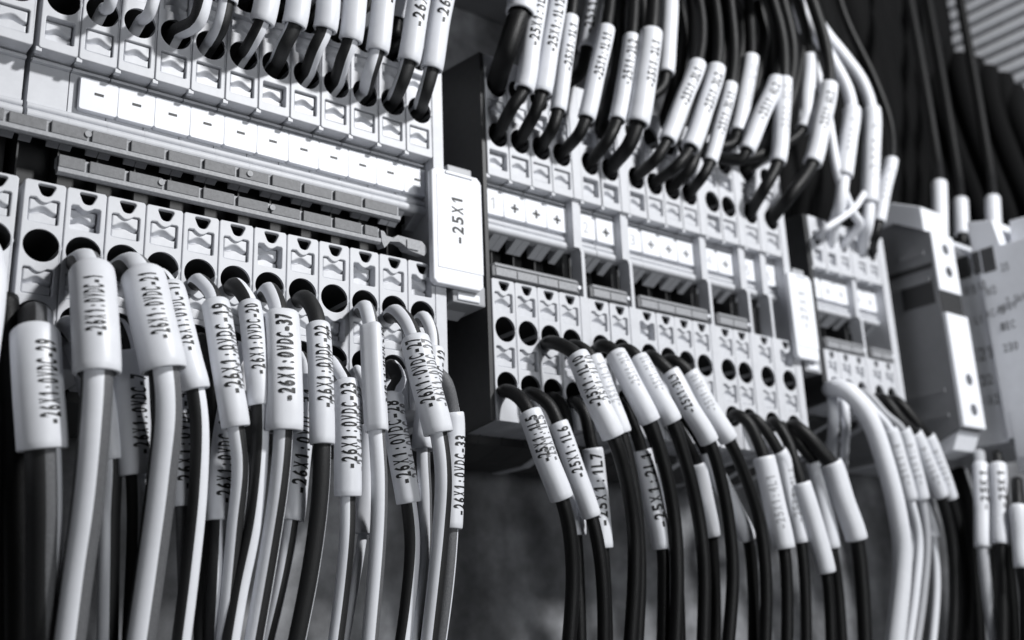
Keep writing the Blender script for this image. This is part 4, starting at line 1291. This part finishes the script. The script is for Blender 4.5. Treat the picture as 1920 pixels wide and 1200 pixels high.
XD = 52.0
e0, e1 = atX(1712, 30, XD), atX(1900, 420, XD)
root = thing('slotted_duct', (XD + 4, 3, e1.z), 'grey slotted wiring duct with a comb of flat fingers in the top right corner', 'wiring duct')
b = bmesh.new()
add_box(b, XD + 0.5, XD + 8, 5.4, 6.4, e1.z, e1.z + 60)
add_box(b, XD + 0.5, XD + 8, e0.y - 26.4, e0.y - 26, e1.z, e1.z + 60)
bm_obj('channel', b, M_DUCT, root)
z = e1.z
for k in range(70):
    b = bmesh.new()
    add_box(b, XD, XD + 0.35, e0.y - 26, e0.y + random.uniform(-0.3, 0.3), z, z + 0.56, 0.12)
    bm_obj('finger', b, M_DUCT, root)
    z += 0.84
# cables dropping out of the duct
GV = 'dark cables falling from the slotted duct'
def fan(px, py, X):
    return (px, py, atX(px, py, X).y)


k = 0
for (x0, y0, x1, y1, X) in ((1598, -20, 1640, 300, 45), (1615, -20, 1650, 330, 45.5), (1636, -20, 1660, 360, 46), (1694, 46, 1752, 330, 50.6), (1712, 62, 1784, 360, 50.8), (1732, 80, 1812, 380, 51), (1752, 88, 1838, 385, 50.6), (1778, 92, 1866, 390, 51), (1806, 112, 1892, 400, 50.6), (1834, 120, 1920, 400, 51), (1860, 136, 1950, 420, 50.7), (1888, 150, 1980, 420, 51), (1910, 172, 2010, 430, 50.8)):
    if X > 50:
        x0, y0 = x0 - 6, y0 + 30
    wire(None, [fan(x0 - 4, y0 - 26, X + (0.9 if X > 50 else 0)), fan(x0, y0, X), fan((x0 * 2 + x1) / 3 - 6, (y0 * 2 + y1) / 3, X - 0.6), fan((x0 + 2 * x1) / 3 - 4, (y0 + 2 * y1) / 3, X - 1.0), fan(x1, y1, X - 1.2), fan(x1 + 24, y1 + 120, X - 1.2)],
         'blurred black cable in the dark fan below the slotted duct, number %s from the left' % ordn[k], 'cable', 0.95, group=GV)
    k += 1

root = thing('slotted_duct', (10, 3, 12.2), 'unseen duct box above the near rows, added to shade the upper wall', 'wiring duct')
b = bmesh.new()
add_box(b, -30, 27, -4.0, 6.5, 12.2, 20, 0.1)  # out of view, added to keep light off the upper wall
bm_obj('channel', b, M_RELAY, root)

for k in range(11):
    x0 = 1590 + k * 26
    x1 = 1660 + k * 30
    wire(None, [(x0 - 30, -110, 3.8), (x0, 20 + 6 * k, 4.2), ((x0 * 2 + x1) / 3 + 2, 120 + 8 * k, 4.6), ((x0 + 2 * x1) / 3, 240 + 6 * k, 5.0), (x1, 360, 5.4), (x1 + 20, 500, 5.8)],
         'blurred black cable deep in the dark fan behind the other cables', 'cable', 1.7, group='deep cables of the dark fan')

# cables rising behind the right end of the middle row and at the left picture edge
for k in range(6):
    x0 = 1462 + k * 24
    wire(None, [(x0 - 10, 470, 4.5), (x0, 380, 3.4), (x0 + 4, 250, 2.8), (x0 - 6, 100, 2.4), (x0 - 40, -40, 2.0), (x0 - 80, -200, 1.6)],
         'black cable rising in the shade behind the right end of the middle row', 'cable', 1.05, group='shaded cables behind the middle row')
wire(None, [(8, 560, -0.6), (14, 640, -0.9), (22, 800, -0.6), (30, 1000, -0.2), (36, 1290, 0.4)], 'black wire hanging at the left picture edge behind the sleeve -29', 'black', 0.5, group=GA)
wire(None, [(-18, 600, -0.4), (-14, 700, -0.6), (-8, 850, -0.3), (2, 1000, 0.1), (8, 1290, 0.8)], 'black wire half cut off by the left picture edge, lower corner', 'black', 0.62, group=GA)
wire(('A', 'L1', -1), [(-22, 500, -1.2), (-20, 530, -1.6), (-24, 580, -1.8), (-40, 700, -1.8), (-60, 900, -1.6)], 'white wire at the left picture edge, almost all outside the picture', 'white', 0.45, group=GA)
